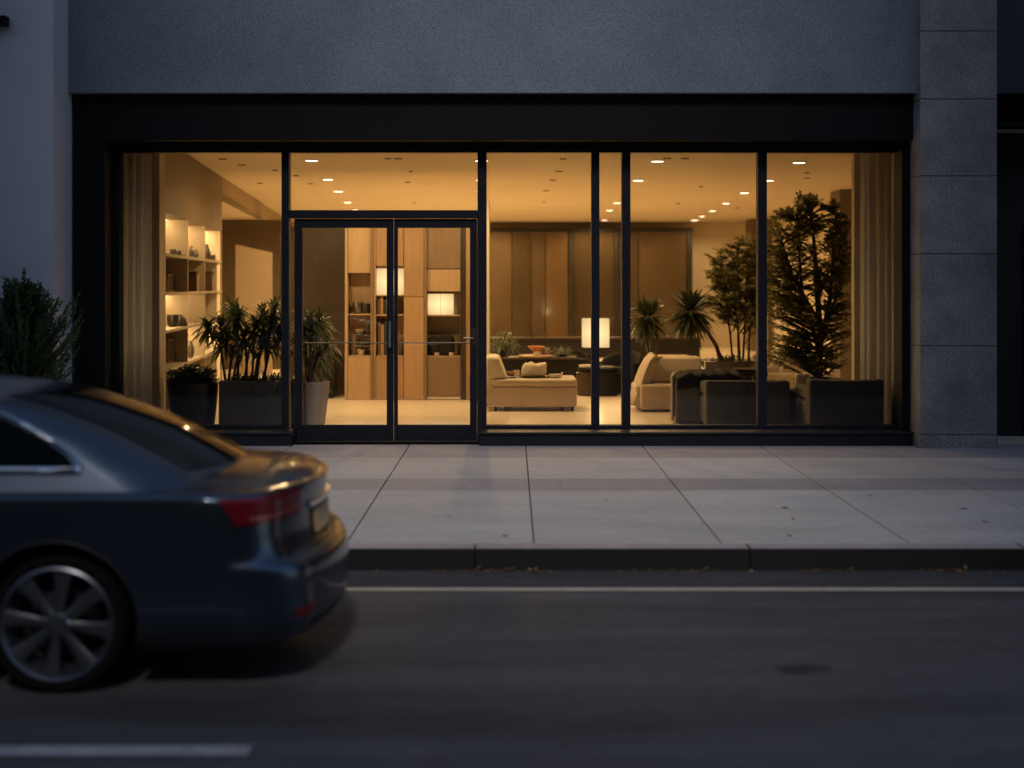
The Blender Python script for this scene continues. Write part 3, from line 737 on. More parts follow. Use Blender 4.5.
for px, w, h, lab in ((433, .17, .29, 'narrow rounded black bag in the right display cabinet compartment'), (446, .25, .31, 'wide rounded black bag in the right display cabinet compartment')):
    r = thing('bag', lab, 'bag', (X(px, D0), ys, shelf_z(356)))
    b = BM(); rbox(b, (X(px, D0), ys, shelf_z(356) + h / 2), (w, .16, h)); emit('body', b, DARKF, r, bevel=.06)
    b = BM(); tube(b, [(X(px, D0) - w * .25, ys, shelf_z(356) + h - .01), (X(px, D0) - w * .15, ys, shelf_z(356) + h + .025), (X(px, D0) + w * .15, ys, shelf_z(356) + h + .025), (X(px, D0) + w * .25, ys, shelf_z(356) + h - .01)], .008, 6); emit('strap', b, THROW, r, smooth=60)
for px, lab in ((436.5, 'left small cream cup below the black bags'), (451, 'right small cream cup below the black bags')):
    vase('cup', (X(px, D0), D0 + .07, shelf_z(356)), sc(CUPP, .55, .5), CERAM, lab + ' in the cabinet', 'cup')

# ---- far glazed partition
d = 39.3
gp = thing('glazed_partition', 'dark framed wall of glossy brown panels at the far end of the lobby', 'partition', (X(590, d), d, FL))
z1 = Z(228, d)
b = BM()
box(b, X(470, d), X(692, d), d - .1, d + .1, z1, Z(231.5, d))
box(b, X(470, d), X(692, d), d - .1, d + .1, z1, z1) if False else None
emit('head', b, DARKTRIM, gp)
PANG = {}
for nm, colr in (('brown_gloss', (.078, .052, .027)), ('umber_gloss', (.056, .038, .020)), ('orange_gloss', (.11, .066, .030))):
    PANG[nm] = mat(nm, colr, (.12), var=.16, vscale=.8, stretch=(1.5, 1, .3), coat=.8)
cuts = [470, 512, 531, 545.5, 569, 573, 614.5, 618, 638.5, 686.5, 692]
mats_ = ['brown_gloss', 'umber_gloss', 'brown_gloss', 'orange_gloss', None, 'umber_gloss', None, 'umber_gloss', 'brown_gloss', None]
for (a, c_, mm) in zip(cuts, cuts[1:], mats_):
    b = BM(); zt_ = Z(232, d) if mm else Z(231.5, d) - .002
    if mm: box(b, X(a, d) + .012, X(c_, d) - .012, d - .02 + rng.uniform(-.01, .01), d + .03, FL + .002, zt_); emit('panel', b, PANG[mm], gp)
    else: box(b, X(a, d), X(c_, d), d - .09, d + .09, FL + .002, zt_); emit('post', b, DARKTRIM, gp)
t = thing('credenza', 'long low dark credenza in front of the brown panels at the far end', 'credenza', (X(590, 34), 34.2, FL))
b = BM(); box(b, X(480, 34), X(700, 34), 34, 34.5, FL + .003, Z(339, 34)); emit('body', b, DARKF, t, bevel=.01)
b = BM(); box(b, X(479, 34), X(701, 34), 33.97, 34.53, Z(339, 34) + .003, Z(337.5, 34)); emit('top', b, WOODD, t, bevel=.004)
# plain brown pillars at the far and right walls
b = BM(); box(b, X(748, 38), X(760, 38), 37.5, 38.4, FL, ZC - .003); o = emit('pillar', b, mat('pillar_brown_paint', (.14, .10, .065), .7, var=.1), loc=(X(754, 38), 38, FL)); tag(o, 'brown square pillar against the far cream wall between the trees', 'pillar')
b = BM(); box(b, 6.0, 6.898, 26, 26.8, FL, ZC - .003); o = emit('pillar', b, MATS['pillar_brown_paint'], loc=(6.4, 26.4, FL)); tag(o, 'brown square pillar beside the right curtain behind the largest tree', 'pillar')

# ---- cream chaise in the middle
d = 19.62
x0, x1 = X(484, d), X(577, d)
t = thing('chaise_sofa', 'cream upholstered chaise with low back at its left end near the centre', 'sofa', ((x0 + x1) / 2, d + .45, FL))
zs0, zs1 = Z(407, d), Z(379.5, d)
b = BM(); box(b, x0 + .10, x1, d, d + .95, zs0, zs1 - .10); emit('base', b, CREAMF, t, bevel=.03)
b = BM(); box(b, x0 + .11, x1 + .005, d - .006, d + .955, zs1 - .098, zs1); emit('seat', b, CREAMF, t, bevel=.035)
b = BM()
v = box(b, x0, x0 + .13, d + .0, d + .95, zs0, zs1 - .04); emit('arm', b, CREAMF, t, bevel=.03)
b = BM(); v = box(b, x0 + .02, x0 + .20, d + .03, d + .92, zs1 + .002, Z(357, d) )
for q in v:
    if q.co.x > x0 + .1 and q.co.z < zs1 + .1: q.co.x += .12
    if q.co.x < x0 + .1 and q.co.z > zs1 + .1: q.co.x -= .0
emit('back_cushion', b, PALEF, t, bevel=.045)
for xx in (x0 + .16, x0 + .3, x1 - .2, x1 - .06):
    for yy in (d + .07, d + .88):
        b = BM(); lathe(b, [(.016, 0), (.024, zs0 - FL)], (xx, yy, FL), 10); emit('leg', b, DARKTRIM, t, smooth=40)
# things on the chaise
zt = zs1 + .001
tr = thing('tray', 'dark oval tray under the folded cloth on the chaise', 'tray', (X(535, d), d + .4, zt))
b = BM(); lathe(b, [(.19, 0), (.235, .018), (.24, .024), (.228, .024), (.185, .008)], (0, 0, 0), 32)
for q in b.verts: q.co = Vector((q.co.x * 1.0 + X(535, d), q.co.y * .7 + d + .4, q.co.z + zt))
emit('dish', b, DCERAM, tr, smooth=40)
b = BM()
bmesh.ops.create_uvsphere(b, u_segments=40, v_segments=20, radius=1)
cx, cy = X(534.5, d), d + .4
from mathutils import noise as mn
for q in b.verts:
    p = q.co.copy()
    h = (p.z * .5 + .5)
    wv = 1.0 - .38 * h
    r = Vector((abs(p.x) ** .6 * math.copysign(1, p.x), abs(p.y) ** .6 * math.copysign(1, p.y)))
    zz = (abs(p.z) ** .35 * math.copysign(1, p.z) * .5 + .5) * .205
    nn = mn.noise(Vector((p.x * 2.2, p.y * 2.2, p.z * 1.2))) * .022 + .012 * math.sin(7 * p.x + 3 * p.z)
    q.co = (cx + r.x * .205 * wv + nn, cy + r.y * .13 * wv, zt + .012 + zz + nn * (1 if h > .5 else 0) + (-.02 * math.exp(-(p.x * 4) ** 2) if h > .6 else 0))
o = emit('folded_cloth', b, PALEF, loc=(cx, cy, zt + .012), smooth=60); tag(o, 'crumpled pile of ivory cloth on the tray on the chaise', 'cloth')
r = thing('pan', 'small cream pan with a straight handle right of the ivory cloth', 'pan', (X(555, d), d + .35, zt))
b = BM(); lathe(b, [(.05, 0), (.085, .012), (.095, .05), (.088, .05), (.05, .014)], (X(556, d), d + .35, zt), 24); emit('bowl', b, CERAM, r, smooth=40)
b = BM(); tube(b, [(X(557, d) + .07, d + .33, zt + .04), (X(563, d), d + .3, zt + .075)], .012, 8); emit('handle', b, CERAM, r, smooth=40)
vase('saucer', (X(511, d), d + .35, zt), [(.05, 0), (.11, .016), (.105, .02), (.04, .008)], DCERAM, 'small dark saucer left of the ivory cloth on the chaise', 'saucer')
vase('cup', (X(511, d), d + .35, zt + .021), sc(CUPP, .8, .7), BRASS, 'small brass cup on the saucer left of the ivory cloth', 'cup')
vase('bowl', (X(516.5, d), d + .62, zt), sc(CUPP, .7, .9), CERAM, 'tiny cream cup behind the brass cup on the chaise', 'cup')

# ---- console behind the chaise with plant and tableware
d = 24.0
x0, x1 = X(480, d), X(576, d)
t = thing('console', 'low dark console cabinet behind the cream chaise', 'console', ((x0 + x1) / 2, d + .25, FL))
zc = Z(357.5, d)
b = BM(); box(b, x0, x1, d, d + .55, FL + .05, zc - .035); emit('body', b, DARKF, t, bevel=.006)
b = BM(); box(b, x0 - .02, x1 + .02, d - .02, d + .57, zc - .033, zc); emit('top', b, WOODD, t, bevel=.006)
zc += .001
c = (X(504, d), d + .28)
t = thing('potted_palm', 'small spiky potted palm on the dark console behind the chaise', 'plant', (*c, zc))
b = BM(); lathe(b, [(.07, 0), (.09, .12), (.08, .12), (.075, .1)], (*c, zc), 20); emit('pot', b, POTBLK, t, smooth=40)
b = BM(); V, F = [], []
for dx, h in ((-.05, .24), (.03, .34), (.12, .2), (-.12, .16)):
    tube(b, [(c[0] + dx * .2, c[1], zc + .09), (c[0] + dx, c[1], zc + h)], [.012, .009], 6); rosette(V, F, (c[0] + dx, c[1], zc + h), 40, .25, .026, low=-.5)
emit('stem', b, BARK, t, smooth=60); emit_lists('foliage', V, F, LEAFY, t)
c = (X(486, d), d + .3)
vase('board', (X(536, d), d + .2, zc), [(.26, 0), (.30, .012), (.30, .03), (.0, .03)], WOODP, 'flat round wooden board on the dark console', 'board', 36)
vase('bowl', (X(536.5, d), d + .2, zc + .095), [(.04, 0), (.06, .006), (.15, .085), (.14, .085), (.05, .015)], TERRA, 'terracotta orange bowl raised on the white pot on the console', 'bowl', 28)
vase('pot', (X(537, d), d + .2, zc + .031), [(.05, 0), (.055, .004), (.055, .058), (.05, .0635)], CERAM, 'small white pot under the terracotta bowl on the console', 'pot')
b = BM(); cx_ = X(546, d); lathe(b, [(.08, 0), (.085, .01), (.085, .13), (.075, .15), (.07, .15)], (cx_, d + .38, zc), 20)
o = emit('glass_canister', b, mat('smoked_canister', (.25, .2, .14), .2), loc=(cx_, d + .38, zc), smooth=40); tag(o, 'smoked glass canister right of the terracotta bowl on the console', 'canister')
r = thing('desk_lamp', 'thin black bent desk lamp behind the terracotta bowl', 'lamp', (X(533, d), d + .45, zc))
b = BM(); lathe(b, [(.06, 0), (.06, .015), (.01, .02)], (X(533, d), d + .45, zc), 16); emit('base', b, DARKTRIM, r, smooth=40)
b = BM(); tube(b, [(X(533, d), d + .45, zc + .018), (X(533, d), d + .45, zc + .42), (X(535, d), d + .45, zc + .47), (X(541, d), d + .45, zc + .46), (X(543, d), d + .45, zc + .41)], .009, 7); emit('arm', b, DARKTRIM, r, smooth=60)
# leafy low plant on the right end of the console
c = (X(562, d), d + .3)
t = thing('trailing_plant', 'low trailing plant at the right end of the dark console', 'plant', (*c, zc))
b = BM(); lathe(b, [(.08, 0), (.1, .05), (.09, .05)], (*c, zc), 16); emit('pot', b, POTBLK, t, smooth=40)
V, F = [], []
for i in range(5): rosette(V, F, (c[0] + rng.uniform(-.15, .15), c[1] + rng.uniform(-.1, .1), zc + .06), 14, .16, .022, low=-.1)
emit_lists('foliage', V, F, LEAFY, t)

# ---- round dark table with table lamp, stools, dark tub chair
d = 22.9
c = (X(597, d), d)
zt = Z(366, d)
t = thing('round_table', 'dark round side table carrying the lit square lamp', 'table', (*c, FL))
b = BM(); lathe(b, [(.0, zt - FL - .03), (.29, zt - FL - .03), (.30, zt - FL - .015), (.29, zt - FL), (.0, zt - FL)], (*c, FL), 40); emit('top', b, WOODD, t, smooth=40)
b = BM(); lathe(b, [(.20, 0), (.20, .02), (.05, .04), (.035, .2), (.035, zt - FL - .031)], (*c, FL), 24); emit('pedestal', b, DARKTRIM, t, smooth=40)
t = thing('table_lamp', 'lamp with glowing square shade on the dark round table', 'lamp', (*c, zt))
b = BM(); lathe(b, [(.09, .001), (.09, .02), (.015, .03), (.012, Z(344, d) - zt)], (*c, zt), 20); emit('base', b, DARKTRIM, t, smooth=40)
b = BM(); box(b, X(582.5, d), X(608.5, d), d - .21, d + .21, Z(347, d), Z(318.5, d)); emit('shade', b, SHADE, t)
lamp('table_lamp_bulb', 'POINT', (c[0], d - .26, Z(350, d)), 8, .08)
r = tag(emit('book', (lambda b: (rbox(b, (X(590, d) - .09, d - .17, zt + .016), (.16, .12, .03), rz=.3), b)[1])(BM()), CERAM, loc=(X(590, d) - .09, d - .17, zt)), 'closed cream book on the dark round table left of the lamp', 'book')
def barrel_stool(px, dd, label, m):
    r = thing('barrel_stool', label, 'stool', (X(px, dd), dd, FL))
    b = BM(); lathe(b, [(.17, 0), (.2, .02), (.21, .2), (.2, .36), (.17, .38)], (X(px, dd), dd, FL), 28); emit('body', b, m, r, smooth=50)
    b = BM(); lathe(b, [(.175, .382), (.19, .40), (.18, .44), (.0, .455)], (X(px, dd), dd, FL), 28); emit('cushion', b, DARKF, r, smooth=60)
barrel_stool(589, 22.5, 'brown barrel stool in front of the dark round table', WOODD)
barrel_stool(606, 22.45, 'dark barrel stool right of the brown one by the round table', DARKF)
def tub_chair(px, dd, rz, label, m, w=.72, h=.78):
    r = thing('tub_chair', label, 'armchair', (X(px, dd), dd, FL))
    cx, cy = X(px, dd), dd
    b = BM(); n = 28; a0, a1 = R(-25), R(205)
    ro, ri = w / 2, w / 2 - .11
    rings = []
    for i in range(n + 1):
        a = a0 + (a1 - a0) * i / n; hh = .50 + (h - .50) * max(0, math.sin(a)) ** .7
        ca, sa = math.cos(a + rz), math.sin(a + rz)
        rings.append([b.verts.new((cx + rr * ca, cy + rr * sa, FL + z)) for rr, z in ((ro - .02, .06), (ro, .3), (ro, hh - .05), (ro - .035, hh), (ri + .03, hh), (ri, hh - .05), (ri, .06))])
    for a, c_ in zip(rings, rings[1:]):
        for k in range(7): b.faces.new((a[k], a[(k + 1) % 7], c_[(k + 1) % 7], c_[k]))
    b.faces.new(rings[0]); b.faces.new(rings[-1][::-1])
    emit('shell', b, m, r, smooth=60)
    b = BM(); lathe(b, [(ri - .01, .06), (ri - .005, .36), (ri - .04, .42), (0, .435)], (cx, cy, FL), 28); emit('seat', b, m, r, smooth=50)
    b = BM(); lathe(b, [(ri - .05, 0), (ri - .05, .058)], (cx, cy, FL), 28); emit('base', b, DARKTRIM, r, smooth=50)
tub_chair(620, 23.0, R(-35), 'dark round backed tub chair right of the lamp table', DARKF, .78, .66)
tub_chair(578, 25.6, R(60), 'dark tub chair behind the lamp table at the console end', DARKF, .7, .62)

# ---- cream loveseat with draped side, centre right
d = 19.5
x0, x1 = X(633, d), X(704, d)
t = thing('cream_loveseat', 'cream loveseat with draped left side and large back cushion right of centre', 'sofa', ((x0 + x1) / 2, d + .4, FL))
b = BM(); v = box(b, X(640, d), x1, d, d + .85, Z(410, d), Z(384.5, d)); emit('seat', b, CREAMF, t, bevel=.05)
b = BM(); v = box(b, X(645, d), x1 + .02, d + .35, d + .80, Z(384, d) + .0, Z(359, d))
for q in v:
    if q.co.z > .7: q.co.x += .14 if q.co.x < X(660, d) else 0; q.co.y += .12
bmesh.ops.subdivide_edges(b, edges=b.edges, cuts=3, use_grid_fill=True)
for q in b.verts:
    q.co.y -= .05 * math.cos((q.co.z - .7) * 4); q.co.z += .012 * mn.noise(q.co * 4)
emit('back_cushion', b, CREAMF, t, bevel=.03)
b = BM()     # pleated drape over the left arm
n = 40; rows = []
for k in range(9):
    tt = k / 8; row = []
    for i in range(n + 1):
        s = i / n
        fold = .036 * math.sin(s * 30 + 1.5 * tt) * (.4 + .6 * math.sin(math.pi * min(1, tt * 1.1)))
        xx = X(655, d) - .30 * tt ** .8 + fold * .7 - (.0 if tt < .8 else .03 * math.sin(s * 21))
        yy = d + .02 + s * .75 + .10 * (1 - tt)
        zz = Z(356.5, d) + .03 * math.sin(s * 3) - (Z(356.5, d) - Z(406, d)) * tt ** 1.15 + fold * .5
        row.append(b.verts.new((xx, yy, zz)))
    rows.append(row)
for a, c_ in zip(rows, rows[1:]):
    for i in range(n): b.faces.new((a[i], a[i + 1], c_[i + 1], c_[i]))
# front edge of the drape folds back to the seat
fr = [b.verts.new((q.co.x + .13, q.co.y + .05, q.co.z - .01)) for q in (r_[0] for r_ in rows)]
for k in range(8): b.faces.new((rows[k][0], rows[k + 1][0], fr[k + 1], fr[k]))
o = emit('drape', b, CREAMF, t, smooth=80); s_ = o.modifiers.new('thickness', 'SOLIDIFY'); s_.thickness = .012
b = BM(); box(b, X(636, d), X(645, d), d + .05, d + .82, Z(409, d), Z(386, d)); emit('arm', b, CREAMF, t, bevel=.03)
for xx in (X(645, d), x1 - .08):
    for yy in (d + .06, d + .78):
        b = BM(); lathe(b, [(.018, 0), (.024, Z(410, d) - FL)], (xx, yy, FL), 10); emit('leg', b, DARKTRIM, t, smooth=40)

# ---- grey armchair with black throw, seen from behind
d = 17.75
t = thing('grey_armchair', 'grey armchair seen from behind with a black throw over its back', 'armchair', (X(688, d), d + .4, FL))
b = BM(); prism(b, [(X(675, d), d), (X(708, d), d - .02), (X(710, d), d + .72), (X(676, d + .78), d + .78)], FL + .01, Z(378.5, d)); emit('back', b, GREYF, t, bevel=.06)
b = BM(); prism(b, [(X(671.5, d) - .0, d + .12), (X(674.5, d), d + .1), (X(675.4, d + .8), d + .8), (X(672, d + .82), d + .82)], FL + .03, Z(376, d)); emit('arm', b, CREAMF, t, bevel=.03)
b = BM(); n = 26
rows = []
for k in range(13):
    tt = k / 12; row = []
    for i in range(n + 1):
        s = i / n
        if tt < .4: yy, zz = d - .035, Z(378.5, d) - .10 + .14 * (tt / .4)
        else: yy, zz = d - .035 + (tt - .4) / .6 * .8, Z(378.5, d) + .04 + .05 * math.sin(math.pi * min(1, (tt - .4) / .6 * 1.15))
        edge = (1 - s) ** 6 * .06
        xx = X(676, d) + s * .80 + .03 * mn.noise(Vector((s * 5, tt * 4, 1)))
        row.append(b.verts.new((xx, yy - .03 * mn.noise(Vector((s * 8, tt * 5, 0))), zz + .05 * mn.noise(Vector((s * 7, tt * 6, 3))) - edge)))
    rows.append(row)
for a, c_ in zip(rows, rows[1:]):
    for i in range(n): b.faces.new((a[i], a[i + 1], c_[i + 1], c_[i]))
o = emit('throw', b, THROW, loc=(X(688, d), d + .1, Z(378.5, d)), smooth=80); s_ = o.modifiers.new('thickness', 'SOLIDIFY'); s_.thickness = .03
tag(o, 'black knitted throw draped over the grey armchair back', 'throw')

# ---- two grey sofa backs at the glass, and a low ottoman
def sofa_back(px0, px1, pyt, dd, label, depth=.95, slump=0):
    x0, x1 = X(px0, dd), X(px1, dd)
    r = thing('grey_sofa', label, 'sofa', ((x0 + x1) / 2, dd + depth / 2, FL))
    zt = Z(pyt, dd)
    b = BM(); v = box(b, x0, x1, dd, dd + .24, FL + .04, zt)
    bmesh.ops.subdivide_edges(b, edges=b.edges, cuts=5, use_grid_fill=True)
    for q in b.verts:
        s = (q.co.x - x0) / (x1 - x0)
        if q.co.z > zt - .02: q.co.z += -.018 * math.sin(math.pi * s) * slump + .006 * mn.noise(q.co * 5)
        if q.co.y < dd + .02: q.co.y -= .03 * math.sin(math.pi * s) * math.sin(math.pi * min(1, (q.co.z - FL) / (zt - FL)))
    emit('back', b, GREYF, r, bevel=.035)
    b = BM(); box(b, x0 + .02, x1 - .02, dd + .242, dd + depth, FL + .04, FL + .40); emit('seat', b, GREYF, r, bevel=.05)
    for xx in (x0 + .02, x1 - .14):
        b = BM(); box(b, xx, xx + .12, dd + .243, dd + depth - .02, FL + .402, FL + .56); emit('arm', b, GREYF, r, bevel=.04)
    b = BM()
    for xx in (x0 + .05, x1 - .05):
        for yy in (dd + .05, dd + depth - .06): box(b, xx - .025, xx + .025, yy - .025, yy + .025, FL, FL + .042)
    emit('feet', b, DARKTRIM, r)
sofa_back(706, 790.5, 381, 17.0, 'boxy grey sofa back directly behind the post, left of the other', slump=.3)
sofa_back(809.5, 884.5, 379.5, 16.25, 'grey sofa back with soft rounded top beside the right curtain', slump=1)
d = 17.6
b = BM(); box(b, X(788, d), X(811, d), d, d + .5, FL + .002, Z(391, d)); o = emit('ottoman', b, DARKF, loc=(X(799, d), d + .25, FL), bevel=.04); tag(o, 'low dark ottoman between the two grey sofa backs', 'ottoman')
# coffee table with trays
d = 18.9
t = thing('coffee_table', 'long black low table behind the left grey sofa', 'table', (X(725, d), d + .4, FL))
zt = Z(372.5, d)
b = BM(); box(b, X(694, d), X(768, d), d, d + .8, zt - .05, zt); emit('top', b, WOODD, t, bevel=.01)
for px in (698, 764):
    for yy in (d + .06, d + .74):
        b = BM(); box(b, X(px, d) - .03, X(px, d) + .03, yy - .03, yy + .03, FL, zt - .051); emit('leg', b, WOODD, t)
b = BM(); rbox(b, (X(713, d), d + .3, zt + .066), (.14, .12, .13)); o = emit('cream_box', b, CERAM, loc=(X(713, d), d + .3, zt), bevel=.008); tag(o, 'small cream box on the black low table', 'box')
r = thing('tray', 'thin rimmed tray at the right of the black low table', 'tray', (X(752, d), d + .25, zt + .001))
b = BM(); lathe(b, [(.24, .0), (.28, .02), (.29, .035), (.275, .03), (.23, .008)], (X(752, d), d + .3, zt + .001), 32); emit('dish', b, STEEL, r, smooth=40)
# ---- dark bowl planter with spiky plant, palm with two heads, and tall feathery tree
d = 21.5
c = (X(726, d), d)
zb_ = Z(360, d)
t = thing('bowl_planter', 'wide black bowl planter with spiky plants behind the low table', 'planter', (*c, FL))
b = BM(); lathe(b, [(.2, 0), (.22, .03), (.16, .2), (.2, zb_ - FL - .22), (.42, zb_ - FL - .06), (.46, zb_ - FL), (.43, zb_ - FL), (.2, zb_ - FL - .12)], (*c, FL), 36); emit('bowl', b, POTBLK, t, smooth=40)
b = BM(); lathe(b, [(0, zb_ - FL - .05), (.415, zb_ - FL - .05)], (*c, FL), 24); emit('soil', b, SOIL, t)
V, F = [], []
for i in range(12): rosette(V, F, (c[0] + rng.uniform(-.28, .22), c[1] + rng.uniform(-.2, .2), zb_ - .05), 13, rng.uniform(.16, .3), .03, low=.2)
emit_lists('foliage', V, F, LEAF, t)
t = thing('palm', 'round headed palm on a curved leaning trunk rising from the bowl planter', 'palm', (c[0] - .05, c[1], zb_ - .05))
b = BM(); V, F = [], []
tr_ = [(X(722, d), d, zb_ - .06), P3(716, 345, d), P3(708, 333, d), P3(701, 327, d), P3(691, 312, d)]
tube(b, tr_, [.035, .03, .027, .024, .02], 8)
hd = Vector(tr_[-1])
for i in range(420):
    q = rvec().normalized(); q.z = q.z * .9 + .05
    strap(V, F, hd + q * rng.uniform(.02, .20), q, rng.uniform(.22, .40), .060, rng.uniform(.05, .4))
emit('trunk', b, BARK, t, smooth=60); emit_lists('crown', V, F, LEAF, t)
d2 = 22.3; hd = Vector(P3(648, 317, d2))
t = thing('palm', 'round headed palm on a slim forked trunk behind the cream loveseat', 'palm', (X(650, d2), d2, FL))
b = BM(); V, F = [], []
tube(b, [(X(652, d2), d2, FL + .3), P3(651, 365, d2), P3(646, 342, d2), P3(645, 325, d2)], [.03, .026, .022, .018], 8)
tube(b, [(X(655, d2), d2 + .05, FL + .3), P3(655, 365, d2), P3(658, 342, d2), P3(652, 326, d2)], [.026, .022, .02, .016], 8)
for i in range(420):
    q = rvec().normalized(); q.z = q.z * .95 + .05
    strap(V, F, hd + q * rng.uniform(.02, .18), q, rng.uniform(.20, .33), .052, rng.uniform(.05, .4))
emit('trunk', b, BARK, t, smooth=60); emit_lists('crown', V, F, LEAF, t)
b = BM(); lathe(b, [(.18, 0), (.22, .03), (.24, .36), (.22, .36), (.2, .3)], (X(653, d2), d2, FL), 28); emit('pot', b, POTCON, t, smooth=40)
d = 21.7
t = thing('feathery_tree', 'medium feathery indoor tree on several thin stems behind the mullion', 'tree', (X(740, d), d, FL))
stems = []
for bx, tx, ty in ((733, 722, 268), (738, 738, 250), (743, 748, 246), (747, 757, 262), (741, 731, 285)):
    stems.append(([(X(bx, d), d + rng.uniform(-.1, .1), FL + .35), P3(bx + (tx - bx) * .25, 335, d + rng.uniform(-.1, .1)), P3(tx, ty, d)], [.02, .016, .006]))
b = BM(); lathe(b, [(.2, 0), (.24, .03), (.27, .42), (.25, .42), (.22, .35)], (X(740, d), d + .05, FL), 28); emit('pot', b, POTBLK, t, smooth=40)
leafy(t, stems, [(P3(739, 275, d), (.42, .38, .42), 3), (P3(726, 298, d), (.36, .34, .34), 2), (P3(746, 305, d), (.40, .36, .36), 2.4), (P3(745, 248, d), (.22, .22, .25), 1), (P3(722, 262, d), (.25, .22, .3), 1.2), (P3(760, 280, d), (.3, .3, .45), 1.6)], 400, 30, .10, .024, up=.2, droop=.3, leafm=LEAFT)
# ---- largest tree
d = 19.0
t = thing('leafy_tree', 'largest dense leafy tree reaching the ceiling inside the right window', 'tree', (X(818, d), d, FL))
stems = [([(X(819, d), d, FL + .4), P3(820, 330, d), P3(816, 270, d), P3(812, 215, d)], [.055, .045, .035, .012]),
         ([P3(820, 345, d), P3(830, 300, d), P3(836, 215, d)], [.035, .028, .008]),
         ([P3(819, 350, d), P3(803, 300, d), P3(796, 222, d)], [.035, .026, .008]),
         ([P3(818, 320, d), P3(792, 275, d), P3(782, 240, d)], [.025, .018, .006]),
         ([P3(822, 330, d), P3(840, 290, d), P3(845, 240, d)], [.025, .018, .006])]
b = BM(); lathe(b, [(.26, 0), (.30, .03), (.34, .5), (.31, .5), (.28, .4)], (X(819, d), d, FL), 32); emit('pot', b, POTBLK, t, smooth=40)
blobs = [(P3(812, 255, d), (.58, .45, .46), 3), (P3(786, 270, d), (.40, .4, .46), 1.8), (P3(836, 265, d), (.28, .4, .5), 1.5), (P3(806, 312, d), (.52, .45, .42), 3), (P3(838, 320, d), (.26, .4, .45), 1.5), (P3(800, 345, d), (.36, .35, .2), 1.2),
         (P3(832, 222, d), (.16, .18, .32), 1.0), (P3(788, 226, d), (.28, .24, .28), 1.2), (P3(814, 212, d), (.2, .2, .28), .7), (P3(778, 345, d), (.22, .25, .2), .8), (P3(774, 290, d), (.28, .3, .4), 1.4), (P3(843, 230, d), (.14, .2, .3), .6), (P3(800, 205, d), (.1, .15, .18), .35), (P3(825, 360, d), (.3, .3, .2), 1.2)]
leafy(t, stems, blobs, 900, 24, .080, .030, up=.15, droop=.12, slope=.5, leafm=LEAFT)
# ---- cushioned cream sofa behind, right
d = 21.3
x0, x1 = X(764, d), X(806, d)
t = thing('cream_sofa', 'cream sofa piled with leaning cushions behind the largest tree', 'sofa', ((x0 + x1) / 2, d + .4, FL))
b = BM(); box(b, X(757, d), X(835, d), d, d + .9, FL + .05, FL + .42); emit('seat', b, CREAMF, t, bevel=.05)
b = BM(); box(b, X(757, d), X(835, d), d + .902, d + 1.12, FL + .05, Z(360, d)); emit('back', b, CREAMF, t, bevel=.05)
for i, (px, py, w, h, tl, m) in enumerate(((768, 370, .40, .36, .35, PALEF), (778, 369, .42, .38, .5, CREAMF), (787, 371, .42, .36, .6, PALEF), (796, 374, .38, .32, .7, CREAMF))):
    b = BM(); rbox(b, (X(px, d), d + .55 - .09 * i, Z(py, d)), (w, .15, h), ry=tl, rx=R(-14)); emit('cushion', b, m, t, bevel=.07)
for px, lab, m in ((799, 'upright ivory bolster cushion left of its twin between the grey sofas', PALEF), (806, 'upright cream bolster cushion right of its twin between the grey sofas', CREAMF)):
    dd = 17.85
    b = BM(); lathe(b, [(.035, 0), (.055, .02), (.06, .1), (.055, .18), (.03, .2)], (X(px, dd), dd, Z(391, 17.6) + .001), 20)
    o = emit('bolster', b, m, loc=(X(px, dd), dd, Z(391, 17.6)), smooth=60); tag(o, lab, 'cushion')
# sideboard behind the palms
d = 25.5
t = thing('sideboard', 'pale sideboard behind the palm trunks', 'sideboard', (X(668, d), d + .25, FL))
b = BM(); box(b, X(655, d), X(690, d), d, d + .5, FL + .1, Z(356, d)); emit('body', b, WOODP, t, bevel=.01)
for px in (657, 688):
    b = BM(); box(b, X(px, d) - .02, X(px, d) + .02, d + .03, d + .47, FL, FL + .099); emit('leg', b, DARKTRIM, t)
# ---- evergreen bush outside at the left
d = 14.35
c = (X(22, d), d)
t = thing('evergreen_bush', 'feathery dark evergreen bush in a pot outside at the left edge', 'bush', (*c, SW))
b = BM(); lathe(b, [(.22, 0), (.25, .02), (.30, .46), (.27, .46), (.25, .4)], (*c, SW), 28); emit('pot', b, POTCON, t, smooth=40)
b = BM(); lathe(b, [(0, .41), (.255, .41)], (*c, SW), 20); emit('soil', b, SOIL, t)
V, F = [], []; bw = BM()
tube(bw, [(c[0], c[1], SW + .3), (c[0], c[1], 1.2), (c[0] + .02, c[1], 2.05)], [.035, .022, .004], 8)
for i in range(420):
    h = rng.uniform(.45, 1.80); az = rng.uniform(0, 2 * math.pi)
    Lb = (.66 if h < 1.1 else .66 - (h - 1.1) * .74) * rng.uniform(.5, 1.12)
    rise = rng.uniform(.55, 1.15) if h > .8 else rng.uniform(.4, 1.1)
    pts = []
    for k in range(8):
        tt = k / 7
        pts.append(Vector((c[0] + math.cos(az) * Lb * tt * (1 - .15 * tt), c[1] + math.sin(az) * Lb * tt * (1 - .15 * tt), h + Lb * rise * (.45 * tt + .55 * tt * tt))))
    tube(bw, pts[::2] + [pts[-1]], [.007, .006, .005, .003, .002], 4, cap=False)
    for k in range(44):
        tt = .12 + .88 * k / 44; kk = min(6, int(tt * 7)); p = pts[kk].lerp(pts[kk + 1], tt * 7 - kk)
        ax = (pts[kk + 1] - pts[kk]).normalized(); sd = rvec()
        dv = (ax * .9 + sd * .75).normalized()
        leaf(V, F, p, dv, rng.uniform(.05, .095) * (1.2 - .6 * tt), .019, rvec().normalized())
